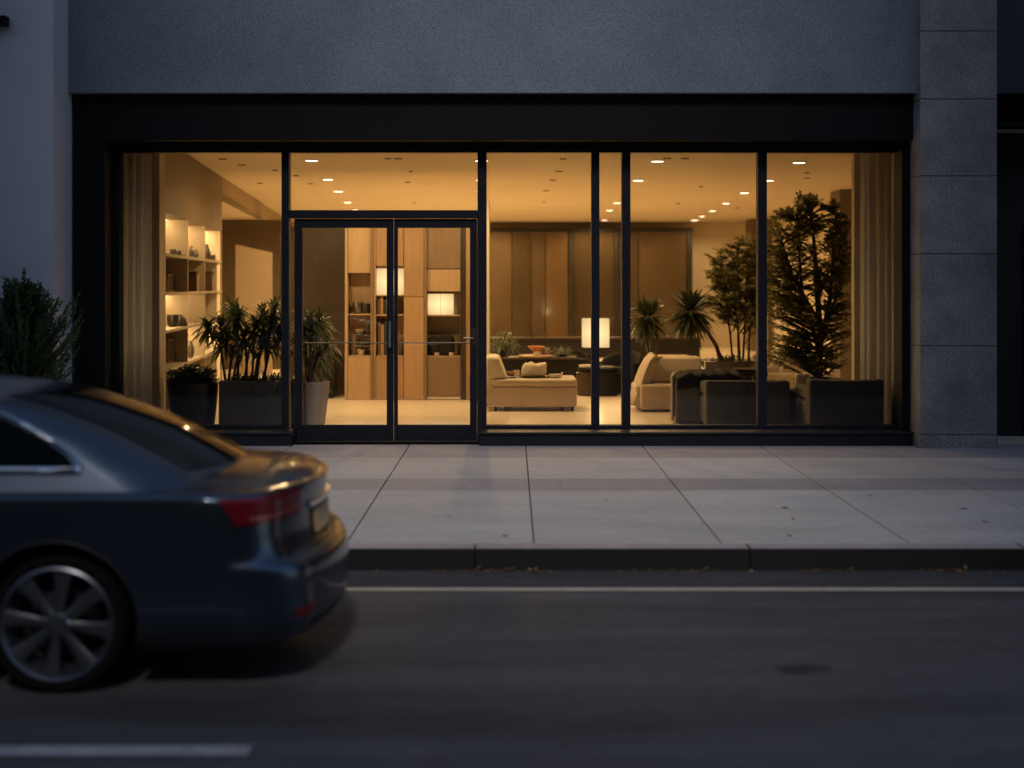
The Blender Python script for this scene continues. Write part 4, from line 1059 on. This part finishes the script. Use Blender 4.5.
for k in range(90):      # leader
    p = Vector((c[0] + .02, c[1], 1.7 + .36 * k / 90)); leaf(V, F, p, (rvec() * .8 + Vector((0, 0, .9))).normalized(), .08 * (1.2 - k / 110), .014, rvec().normalized())
emit('trunk', bw, BARK, t, smooth=60); emit_lists('crown', V, F, LEAFX, t)
# ================================================================== CAR
PAINTC = mat('midnight_blue_car_paint', (.088, .108, .142), .31, .95, coat=.55, var=.03, vscale=1)
CGLASS = mat('tinted_car_glass', (.003, .005, .006), .06, 0, spec=.18)
CHROME = mat('satin_chrome', (.80, .82, .85), .22, 1.0)
BLKPL = mat('black_plastic', (.012, .012, .013), .55)
RUBBER = mat('tyre_rubber', (.004, .004, .004), .9, spec=.2, bump=.1, bscale=60)
ALLOY = mat('alloy_wheel', (.17, .18, .20), .36, .9)
REDL = mat('red_lamp_lens', (.13, .004, .006), .3, coat=.0, spec=.4)
REDD = mat('dark_red_lamp_lens', (.09, .004, .006), .12, coat=.6)
PLATE = mat('warm_lit_number_plate', (.75, .46, .19), .45, fine=.1, fscale=60)  # yellow plate; warm shop light is put into its orange colour
SEAM = mat('panel_gap', (.003, .003, .003), .9)
XR, YCAR = -.872, 7.49      # rear bumper centre in the world; the car faces -x
def cwl(p): return Vector((XR - p[0], YCAR + p[1], p[2]))    # car local (s from rear, y, z) -> world
def interp(keys, z):
    if z <= keys[0][0]: return keys[0][1:]
    for i in range(len(keys) - 1):
        a, c = keys[i], keys[i + 1]
        if z <= c[0]:
            t = (z - a[0]) / (c[0] - a[0]); h = c[0] - a[0]
            def slope(k, j):
                if k == 0 or k == len(keys) - 1: 
                    q = 0 if k == 0 else len(keys) - 2
                    return (keys[q + 1][j] - keys[q][j]) / (keys[q + 1][0] - keys[q][0])
                d0 = (keys[k][j] - keys[k - 1][j]) / (keys[k][0] - keys[k - 1][0]); d1 = (keys[k + 1][j] - keys[k][j]) / (keys[k + 1][0] - keys[k][0])
                if d0 * d1 <= 0: return 0
                return 2 * d0 * d1 / (d0 + d1)
            r = []
            for j in range(1, len(a)):
                m0, m1 = slope(i, j) * h, slope(i + 1, j) * h
                r.append((2 * t ** 3 - 3 * t * t + 1) * a[j] + (t ** 3 - 2 * t * t + t) * m0 + (-2 * t ** 3 + 3 * t * t) * c[j] + (t ** 3 - t * t) * m1)
            return r
    return keys[-1][1:]
NR, NC, NS, NF = 12, 20, 76, 10
def plan(xr, xf, w, R_, bow, Rf):
    pts = []
    yc = w - R_
    for k in range(NR): t = k / NR; pts.append((xr + bow * t * t, yc * t))
    for k in range(NC + 1):
        a = math.pi / 2 * k / NC; pts.append((xr + bow + R_ * 1.25 * (1 - math.cos(a)) , yc + R_ * math.sin(a)))
    xs0 = xr + bow + R_ * 1.25; xs1 = xf - Rf * 1.6
    for k in range(1, NS):
        t = k / NS; pts.append((xs0 + (xs1 - xs0) * t, w + .018 * math.sin(math.pi * t)))
    for k in range(NF + 1):
        a = math.pi / 2 * k / NF; pts.append((xs1 + Rf * 1.3 * math.sin(a), w - Rf * (1 - math.cos(a))))
    for k in range(1, 9): t = k / 8; pts.append((xs1 + Rf * 1.3 + Rf * .3 * (1 - (1 - t) ** 2), (w - Rf) * (1 - t)))
    return pts
#         z    xr    xf    w     R    bow  Rf
BODY = [(.17, .30, 4.62, .76, .14, .06, .30), (.20, .14, 4.72, .84, .20, .07, .34), (.26, .025, 4.80, .885, .26, .08, .38), (.34, .002, 4.84, .905, .28, .09, .40), (.46, .000, 4.86, .92, .29, .10, .42),
        (.545, .010, 4.86, .925, .29, .10, .42), (.572, .024, 4.855, .925, .285, .10, .42), (.590, .062, 4.84, .925, .26, .10, .42), (.61, .095, 4.83, .926, .25, .11, .42), (.70, .120, 4.80, .93, .25, .12, .42), (.80, .122, 4.74, .932, .26, .13, .42),
        (.890, .115, 4.66, .930, .27, .14, .42), (.912, .110, 4.64, .927, .27, .16, .42), (.922, .108, 4.62, .912, .26, .16, .42), (.930, .106, 4.56, .893, .25, .16, .42), (.937, .106, 4.50, .868, .24, .16, .42), (.942, .12, 4.46, .83, .22, .16, .42), (.945, .15, 4.42, .78, .20, .16, .42)]
CAB = [(.92, .40, 3.72, .882, .30, .12, .30), (.965, .50, 3.62, .858, .30, .13, .30), (1.02, .60, 3.50, .830, .29, .13, .30), (1.10, .77, 3.30, .793, .27, .13, .30), (1.19, .965, 3.06, .757, .24, .13, .28), (1.27, 1.19, 2.82, .717, .21, .12, .26),
       (1.325, 1.37, 2.66, .684, .19, .12, .24), (1.362, 1.56, 2.52, .645, .18, .12, .22), (1.388, 1.74, 2.42, .59, .17, .12, .2), (1.402, 1.90, 2.36, .51, .15, .10, .18)]
def warp(p):
    s, y, z = p
    if s > 3.3 and z > .5: z -= .20 * ((s - 3.3) / 1.55) ** 1.5 * (z - .5) / .5 if z < 1.02 else 0
    if s < .75 and z > .9: z -= .04 * (1 - s / .75) * min(1, (z - .9) / .05)
    return Vector((s, y, z))
def surf(keys, z, j):
    pl = plan(*interp(keys, z)); j = max(0, min(len(pl) - 1.0001, j)); k = int(j); t = j - k
    return Vector((pl[k][0] * (1 - t) + pl[k + 1][0] * t, pl[k][1] * (1 - t) + pl[k + 1][1] * t, z))
def j_at_s(keys, z, s):
    pl = plan(*interp(keys, z))
    for k in range(NR, len(pl) - 1):
        if pl[k][0] <= s <= pl[k + 1][0]: return k + (s - pl[k][0]) / max(1e-6, pl[k + 1][0] - pl[k][0])
    return NR
def j_at_y(keys, z, y):
    pl = plan(*interp(keys, z))
    for k in range(0, NR + NC):
        if pl[k][1] <= y <= pl[k + 1][1]: return k + (y - pl[k][1]) / max(1e-6, pl[k + 1][1] - pl[k][1])
    return 0
def normal(keys, z, j):
    a = surf(keys, z, j + .3) - surf(keys, z, j - .3); b = surf(keys, z + .006, j) - surf(keys, z - .006, j)
    n = a.cross(b)
    if n.length < 1e-9: return Vector((-1, 0, 0))
    n.normalize(); p = surf(keys, z, j)
    if n.dot(p - Vector((2.3, 0, z))) < 0: n = -n
    return n
def shell(bm, keys, n, crown, ncross=10):
    zs = []
    for a, c in zip(keys, keys[1:]):
        m = max(2, int((c[0] - a[0]) / .022)); zs += [a[0] + (c[0] - a[0]) * i / m for i in range(m)]
    zs.append(keys[-1][0])
    grid = []
    for z in zs:
        pl = plan(*interp(keys, z))
        left = [(s, -y) for s, y in pl[::-1]]; ring = pl[:-1] + left[:-1] if True else pl
        # closed ring: rear centre -> +y side -> front centre -> -y side
        ring = pl + [(s, -y) for s, y in pl[-2:0:-1]]
        grid.append([bm.verts.new(warp((s, y, z))) for s, y in ring])
    N = len(grid[0])
    for a, c in zip(grid, grid[1:]):
        for k in range(N): bm.faces.new((a[k], a[(k + 1) % N], c[(k + 1) % N], c[k]))
    bm.faces.new(grid[0][::-1])
    # cap: rows across from +y to -y
    top = grid[-1]; H = len(plan(*interp(keys, zs[-1])))
    prev = None
    zt = zs[-1]
    for k in range(H):
        pR = top[k]; pL = top[(N - k) % N]
        if k in (0, H - 1): row = [pR]
        else:
            row = [pR]
            for q in range(1, ncross):
                t = q / ncross; y = pR.co.y * (1 - 2 * t); s = pR.co.x
                edge = min(1, min((k) / 16, (H - 1 - k) / 12)); edge = 1 - (1 - edge) ** 2
                row.append(bm.verts.new((s, y, pR.co.z + crown * edge * (1 - (2 * t - 1) ** 2) ** .8)))
            row.append(pL)
        if prev:
            if len(prev) == 1:
                for q in range(len(row) - 1): bm.faces.new((prev[0], row[q], row[q + 1]))
            elif len(row) == 1:
                for q in range(len(prev) - 1): bm.faces.new((prev[q], row[0], prev[q + 1]))
            else:
                for q in range(len(row) - 1): bm.faces.new((prev[q], row[q], row[q + 1], prev[q + 1]))
        prev = row
def patch(bm, keys, f, nu, nv, off, sides=(1, -1), thick=.012):
    """f(u, v) -> (z, j); a shell lying on the surface, offset outwards, with closed edges"""
    for sd in sides:
        A, B_ = [], []
        for iu in range(nu + 1):
            ra, rb_ = [], []
            for iv in range(nv + 1):
                z, j = f(iu / nu, iv / nv)
                p = surf(keys, z, j); n = normal(keys, z, j)
                for lst, o in ((ra, off), (rb_, off - thick)):
                    q = warp(p + n * o); lst.append(bm.verts.new((q.x, q.y * sd, q.z)))
            A.append(ra); B_.append(rb_)
        for iu in range(nu):
            for iv in range(nv):
                bm.faces.new((A[iu][iv], A[iu + 1][iv], A[iu + 1][iv + 1], A[iu][iv + 1]))
                bm.faces.new((B_[iu][iv + 1], B_[iu + 1][iv + 1], B_[iu + 1][iv], B_[iu][iv]))
        for iu in range(nu):
            for q in (0, nv): bm.faces.new((A[iu][q], A[iu + 1][q], B_[iu + 1][q], B_[iu][q]))
        for iv in range(nv):
            for q in (0, nu): bm.faces.new((A[q][iv], A[q][iv + 1], B_[q][iv + 1], B_[q][iv]))
def strip(bm, keys, pts, rad, sides=(1, -1), off=.0, n=6):
    for sd in sides:
        P_ = []
        for z, j in pts:
            q = warp(surf(keys, z, j) + normal(keys, z, j) * off); P_.append((q.x, q.y * sd, q.z))
        tube(bm, P_, rad, n)
car = thing('parked_car', 'dark blue sedan at the left edge seen from its rear quarter', 'car', (XR - 2.4, YCAR, 0))
def cemit(name, bm, m, parent=None, **kw):
    for v in bm.verts: v.co = cwl(v.co)
    return emit(name, bm, m, parent or car, **kw)
WH = [(1.24, .325), (4.03, .325)]
# body with wheel arches cut out
b = BM(); shell(b, BODY, 0, .045)
bmesh.ops.recalc_face_normals(b, faces=b.faces)
me = bpy.data.meshes.new('tmp_body'); b.to_mesh(me); b.free(); ob = bpy.data.objects.new('tmp_body', me); COL.objects.link(ob)
cut = BM()
for s, r in WH:
    for sd in (1, -1):
        lathe(cut, [(.378, .60 * sd), (.378, 1.2 * sd)], (s, 0, r + .012), 56, axis='Y')
bmesh.ops.recalc_face_normals(cut, faces=cut.faces)
mc = bpy.data.meshes.new('tmp_cut'); cut.to_mesh(mc); cut.free(); oc = bpy.data.objects.new('tmp_cut', mc); COL.objects.link(oc)
md = ob.modifiers.new('arches', 'BOOLEAN'); md.object = oc; md.operation = 'DIFFERENCE'; md.solver = 'EXACT'
dg = bpy.context.evaluated_depsgraph_get(); dg.update()
ev = ob.evaluated_get(dg); me2 = bpy.data.meshes.new_from_object(ev)
bpy.data.objects.remove(ob); bpy.data.objects.remove(oc)
b = BM(); b.from_mesh(me2)
for f in b.faces:
    c = f.calc_center_median(); f.material_index = 0
    for s, r in WH:
        if math.hypot(c.x - s, c.z - r - .012) < .374 and abs(c.y) < .92: f.material_index = 1
    if c.z < .235: f.material_index = 1
print('car body faces', len(b.faces))
cemit('body', b, [PAINTC, BLKPL], smooth=28)
b = BM(); shell(b, CAB, 0, .032); cemit('roof', b, PAINTC, smooth=40)
# arch lips
for s, r in WH:
    for sd in (1, -1):
        b = BM(); pts = []
        for k in range(33):
            a = R(-24) + R(228) * k / 32; z = r + .012 + .380 * math.sin(a); ss = s + .380 * math.cos(a)
            if z < .19: continue
            p = surf(BODY, z, j_at_s(BODY, z, ss)); pts.append((ss, (p.y - .004) * sd, z))
        tube(b, pts, .006, 6)
        cemit('arch_lip', b, BLKPL, smooth=60)
# side glazing: outline as (s, z_top)
TOP = [(1.155, 1.047), (1.19, 1.083), (1.24, 1.122), (1.33, 1.172), (1.42, 1.216), (1.52, 1.262), (1.65, 1.306), (1.82, 1.336), (2.1, 1.347), (2.45, 1.33), (2.75, 1.25), (3.02, 1.14), (3.2, 1.055)]
def ztop(s):
    return interp(TOP, s)[0]
def zbot(s): return 1.028 + .004 * (s - 1.1)
def win(name, s0, s1, par=None):
    def f(u, v):
        s = s0 + (s1 - s0) * u; z = zbot(s) + (ztop(s) - zbot(s)) * v; return z, j_at_s(CAB, z, s)
    for sd in (1, -1):
        b = BM(); patch(b, CAB, f, 26, 8, .004, (sd,)); cemit(name, b, CGLASS, par, smooth=60)
win('quarter_window', 1.16, 1.70)
win('side_window', 1.74, 2.42); win('side_window', 2.50, 3.16)
pts = [(zbot(s), s) for s in [3.2 - (3.2 - 1.155) * k / 40 for k in range(41)]] + [(ztop(s), s) for s in [1.155 + (3.2 - 1.155) * (k / 60) ** 1.4 for k in range(61)]]
for sd in (1, -1):
    b = BM(); strip(b, CAB, [(z, j_at_s(CAB, z, s)) for z, s in pts], .021, (sd,), off=.005)
    cemit('chrome_trim', b, CHROME, smooth=60)
b = BM()
def f_rw(u, v):
    z = 1.0 + (1.352 - 1.0) * v; yw = .60 - .14 * v
    return z, j_at_y(CAB, z, yw * u)
patch(b, CAB, f_rw, 16, 14, .004); cemit('rear_window', b, CGLASS, smooth=60)
b = BM()
def f_ws(u, v):
    z = 1.04 + .31 * v; pl = plan(*interp(CAB, z)); N = len(pl) - 1; return z, N - 9 * u
patch(b, CAB, f_ws, 12, 14, .004); cemit('windscreen', b, CGLASS, smooth=60)
# tail lamps: wrap round the corner
def lampf(s_top, s_bot, y_in, z0, z1):
    def f(u, v):
        z = z0 + (z1 - z0) * v
        z = z - .012 * (1 - u) * v + .0 * u
        s = s_bot + (s_top - s_bot) * v
        return z, (1 - u) * j_at_y(BODY, z, y_in) + u * j_at_s(BODY, z, s)
    return f
for sd in (1, -1):
    b = BM(); patch(b, BODY, lampf(.49, .40, .46, .778, .908), 24, 10, .010, (sd,), .02); tl = cemit('tail_lamp', b, REDL, smooth=50)
    b = BM(); patch(b, BODY, lampf(.36, .35, .48, .800, .816), 24, 2, .013, (sd,), .006); cemit('light_bar', b, mat('clear_red_lens', (.34, .09, .08), .15, coat=.5), tl, smooth=50)
    b = BM(); patch(b, BODY, lampf(.45, .42, .50, .779, .794), 24, 3, .0125, (sd,), .006); cemit('lower_lens', b, REDD, tl, smooth=50)
# bumper reflectors, plate, boot seams, door seams
for sd in (1, -1):
    b = BM()
    def f(u, v): z = .335 + .035 * v; return z, j_at_y(BODY, z, .60 + .18 * u)
    patch(b, BODY, f, 8, 2, .005, (sd,), .01); cemit('reflector', b, REDL, smooth=50)
b = BM()
def f(u, v): z = .645 + .115 * v; return z, j_at_y(BODY, z, .26 * u)
patch(b, BODY, f, 8, 4, .010, (1, -1), .012); cemit('number_plate', b, PLATE, smooth=40)
b = BM()
def f(u, v): z = .628 + .15 * v; return z, j_at_y(BODY, z, .31 * u)
patch(b, BODY, f, 8, 4, .004, (1, -1), .01); cemit('plate_surround', b, BLKPL, smooth=40)
b = BM()
def f(u, v): z = .785 + .022 * v; return z, j_at_y(BODY, z, .34 * u)
patch(b, BODY, f, 8, 2, .016, (1, -1), .02); cemit('boot_trim', b, CHROME, smooth=40)
def seam(pts, rad, sides=(1, -1)):
    for sd in sides:
        b = BM(); strip(b, BODY, pts, rad, (sd,)); cemit('panel_gap', b, SEAM, smooth=60)
seam([(.60, j_at_y(BODY, .60, .05 * k)) for k in range(14)], .004)
seam([(z, j_at_y(BODY, z, .66 + .05 * (z - .6))) for z in [.60 + .02 * k for k in range(9)]], .004)
seam([(z, j_at_s(BODY, z, 1.60 + .28 * max(0, .72 - z))) for z in [.74 + .01 * k for k in range(24)]], .0035)
seam([(z, j_at_s(BODY, z, 2.47)) for z in [.25 + .02 * k for k in range(35)]], .0035)
seam([(z, j_at_s(BODY, z, 3.45)) for z in [.25 + .02 * k for k in range(33)]], .0035)
# lower black valance, handles, mirrors, front lamps, grille (front lies outside the frame)
b = BM()
def f(u, v): z = .205 + .085 * v; return z, j_at_y(BODY, z, .62 * u)
patch(b, BODY, f, 12, 4, .006, (1, -1), .012); cemit('valance', b, BLKPL, smooth=50)
for sd in (1, -1):
    for s in (1.85, 2.85):
        b = BM(); z = .83; p = surf(BODY, z, j_at_s(BODY, z, s))
        tube(b, [(s - .02, (p.y - .004) * sd, z), (s, (p.y + .03) * sd, z), (s + .18, (p.y + .03) * sd, z), (s + .2, (p.y - .004) * sd, z)], .013, 8); cemit('door_handle', b, PAINTC, smooth=60)
    b = BM(); rbox(b, (3.05, .99 * sd, 1.06), (.12, .20, .13)); cemit('wing_mirror', b, PAINTC, bevel=.035)
    b = BM()
    def f(u, v): z = .62 + .10 * v; pl = plan(*interp(BODY, z)); N = len(pl) - 1; return z, N - 5 - 10 * u
    patch(b, BODY, f, 12, 5, .006, (sd,), .012); cemit('headlight', b, mat('clear_headlight', (.5, .5, .52), .1, coat=.8), smooth=50)
b = BM()
def f(u, v): z = .34 + .30 * v; pl = plan(*interp(BODY, z)); N = len(pl) - 1; return z, N - 4.2 * u
patch(b, BODY, f, 8, 6, .006, (1, -1), .012); cemit('grille', b, BLKPL, smooth=50)
# wheels
for s, r in WH:
    for sd in (1, -1):
        yo = .905 * sd
        def LY(prof, bm, n=56): lathe(bm, [(rr, yy * sd) for rr, yy in prof], (s, 0, .325), n, axis='Y', cap=False)
        b = BM(); LY([(.262, .70), (.300, .685), (.322, .71), (.325, .75), (.325, .83), (.320, .875), (.302, .90), (.262, .895)], b); ty = None
        w = BM()
        LY([(.205, .72), (.235, .72), (.250, .86), (.262, .885), (.268, .902), (.258, .908), (.246, .895), (.236, .86), (.205, .80)], w)
        LY([(.0, .862), (.05, .862), (.056, .885), (.045, .897), (.0, .900)], w, 32)
        for k in range(8):
            a = 2 * math.pi * k / 8 + .12; ca, sa = math.cos(a), math.sin(a)
            sec = []
            for rr, hw, yf in ((.035, .020, .893), (.10, .022, .886), (.17, .030, .890), (.225, .040, .897), (.255, .047, .900)):
                sec.append([w.verts.new((s + rr * ca - q * hw * sa, y_ * sd, .325 + rr * sa + q * hw * ca)) for q, y_ in ((-1, yf - .006), (-.55, yf), (.55, yf), (1, yf - .006), (.8, yf - .035), (-.8, yf - .035))])
            for A_, B2 in zip(sec, sec[1:]):
                for q in range(6): w.faces.new((A_[q], A_[(q + 1) % 6], B2[(q + 1) % 6], B2[q]))
            w.faces.new(sec[0]); w.faces.new(sec[-1][::-1])
        for k in range(5):
            a = 2 * math.pi * k / 5 + .4; lathe(w, [(.010, .868 * sd), (.010, .886 * sd), (.0, .888 * sd)], (s + .075 * math.cos(a), 0, .325 + .075 * math.sin(a)), 10, axis='Y')
        wheel = cemit('wheel', w, ALLOY, smooth=40)
        cemit('tyre', b, RUBBER, wheel, smooth=40)
        b = BM(); LY([(.0, .76), (.165, .76), (.165, .785), (.0, .785)], b, 40); cemit('brake_disc', b, mat('brake_steel', (.10, .10, .11), .5, .8), wheel, smooth=40)
        b = BM(); LY([(.0, .70), (.24, .70)], b, 40); cemit('wheel_back', b, BLKPL, wheel)
SKY_STRENGTH = .10
SKY_SAT = 1.0
SKY_TINT = (1.0, 1.0, 1.0, 1)
SUN_E, SUN_COL = 1.75, (1, .95, .93)
# ================================================================== CAMERA, SKY, RENDER
cam = bpy.data.cameras.new('camera'); co = bpy.data.objects.new('camera', cam); COL.objects.link(co)
co.location = (0, 0, EYE); co.rotation_euler = (R(90), 0, 0)
cam.lens = 50; cam.sensor_width = 36; cam.shift_y = -(384 - HOR) / 1024
cam.clip_start = .1; cam.clip_end = 2000
cam.dof.use_dof = True; cam.dof.focus_distance = 16.2; cam.dof.aperture_fstop = .98; cam.dof.aperture_blades = 0
scene.camera = co
w = bpy.data.worlds.new('World'); scene.world = w; w.use_nodes = True
nt = w.node_tree; nt.nodes.clear()
out = nt.nodes.new('ShaderNodeOutputWorld'); bg = nt.nodes.new('ShaderNodeBackground')
sky = nt.nodes.new('ShaderNodeTexSky'); sky.sky_type = 'NISHITA'; sky.sun_disc = False
SUN_EL, SUN_ROT = R(45.0), R(180)
sky.sun_elevation = SUN_EL; sky.sun_rotation = SUN_ROT; sky.ozone_density = 3; sky.air_density = 1.0; sky.dust_density = .6
bg.inputs[1].default_value = SKY_STRENGTH
tint = nt.nodes.new('ShaderNodeMixRGB'); tint.blend_type = 'MULTIPLY'; tint.inputs[0].default_value = 1.0
tint.inputs[2].default_value = SKY_TINT
hs = nt.nodes.new('ShaderNodeHueSaturation'); hs.inputs['Saturation'].default_value = SKY_SAT
nt.links.new(sky.outputs[0], hs.inputs['Color']); nt.links.new(hs.outputs[0], tint.inputs[1]); nt.links.new(tint.outputs[0], bg.inputs[0]); nt.links.new(bg.outputs[0], out.inputs[0])
sl = bpy.data.lights.new('sun', 'SUN'); sl.energy = SUN_E; sl.angle = R(10); sl.color = SUN_COL
so = bpy.data.objects.new('sun', sl); COL.objects.link(so); so.location = (0, -30, 60)
so.rotation_euler = (R(90) - SUN_EL, 0, 0)
scene.view_settings.view_transform = 'Standard'; scene.view_settings.look = 'None'; scene.view_settings.exposure = 0; scene.view_settings.gamma = 1
scene.render.engine = 'CYCLES'
cy = scene.cycles
cy.use_denoising = True
try: cy.denoiser = 'OPENIMAGEDENOISE'
except Exception: pass
cy.max_bounces = 8; cy.diffuse_bounces = 5; cy.glossy_bounces = 4; cy.transparent_max_bounces = 16; cy.transmission_bounces = 4
cy.sample_clamp_indirect = 4; cy.sample_clamp_direct = 0; cy.caustics_reflective = False; cy.caustics_refractive = False
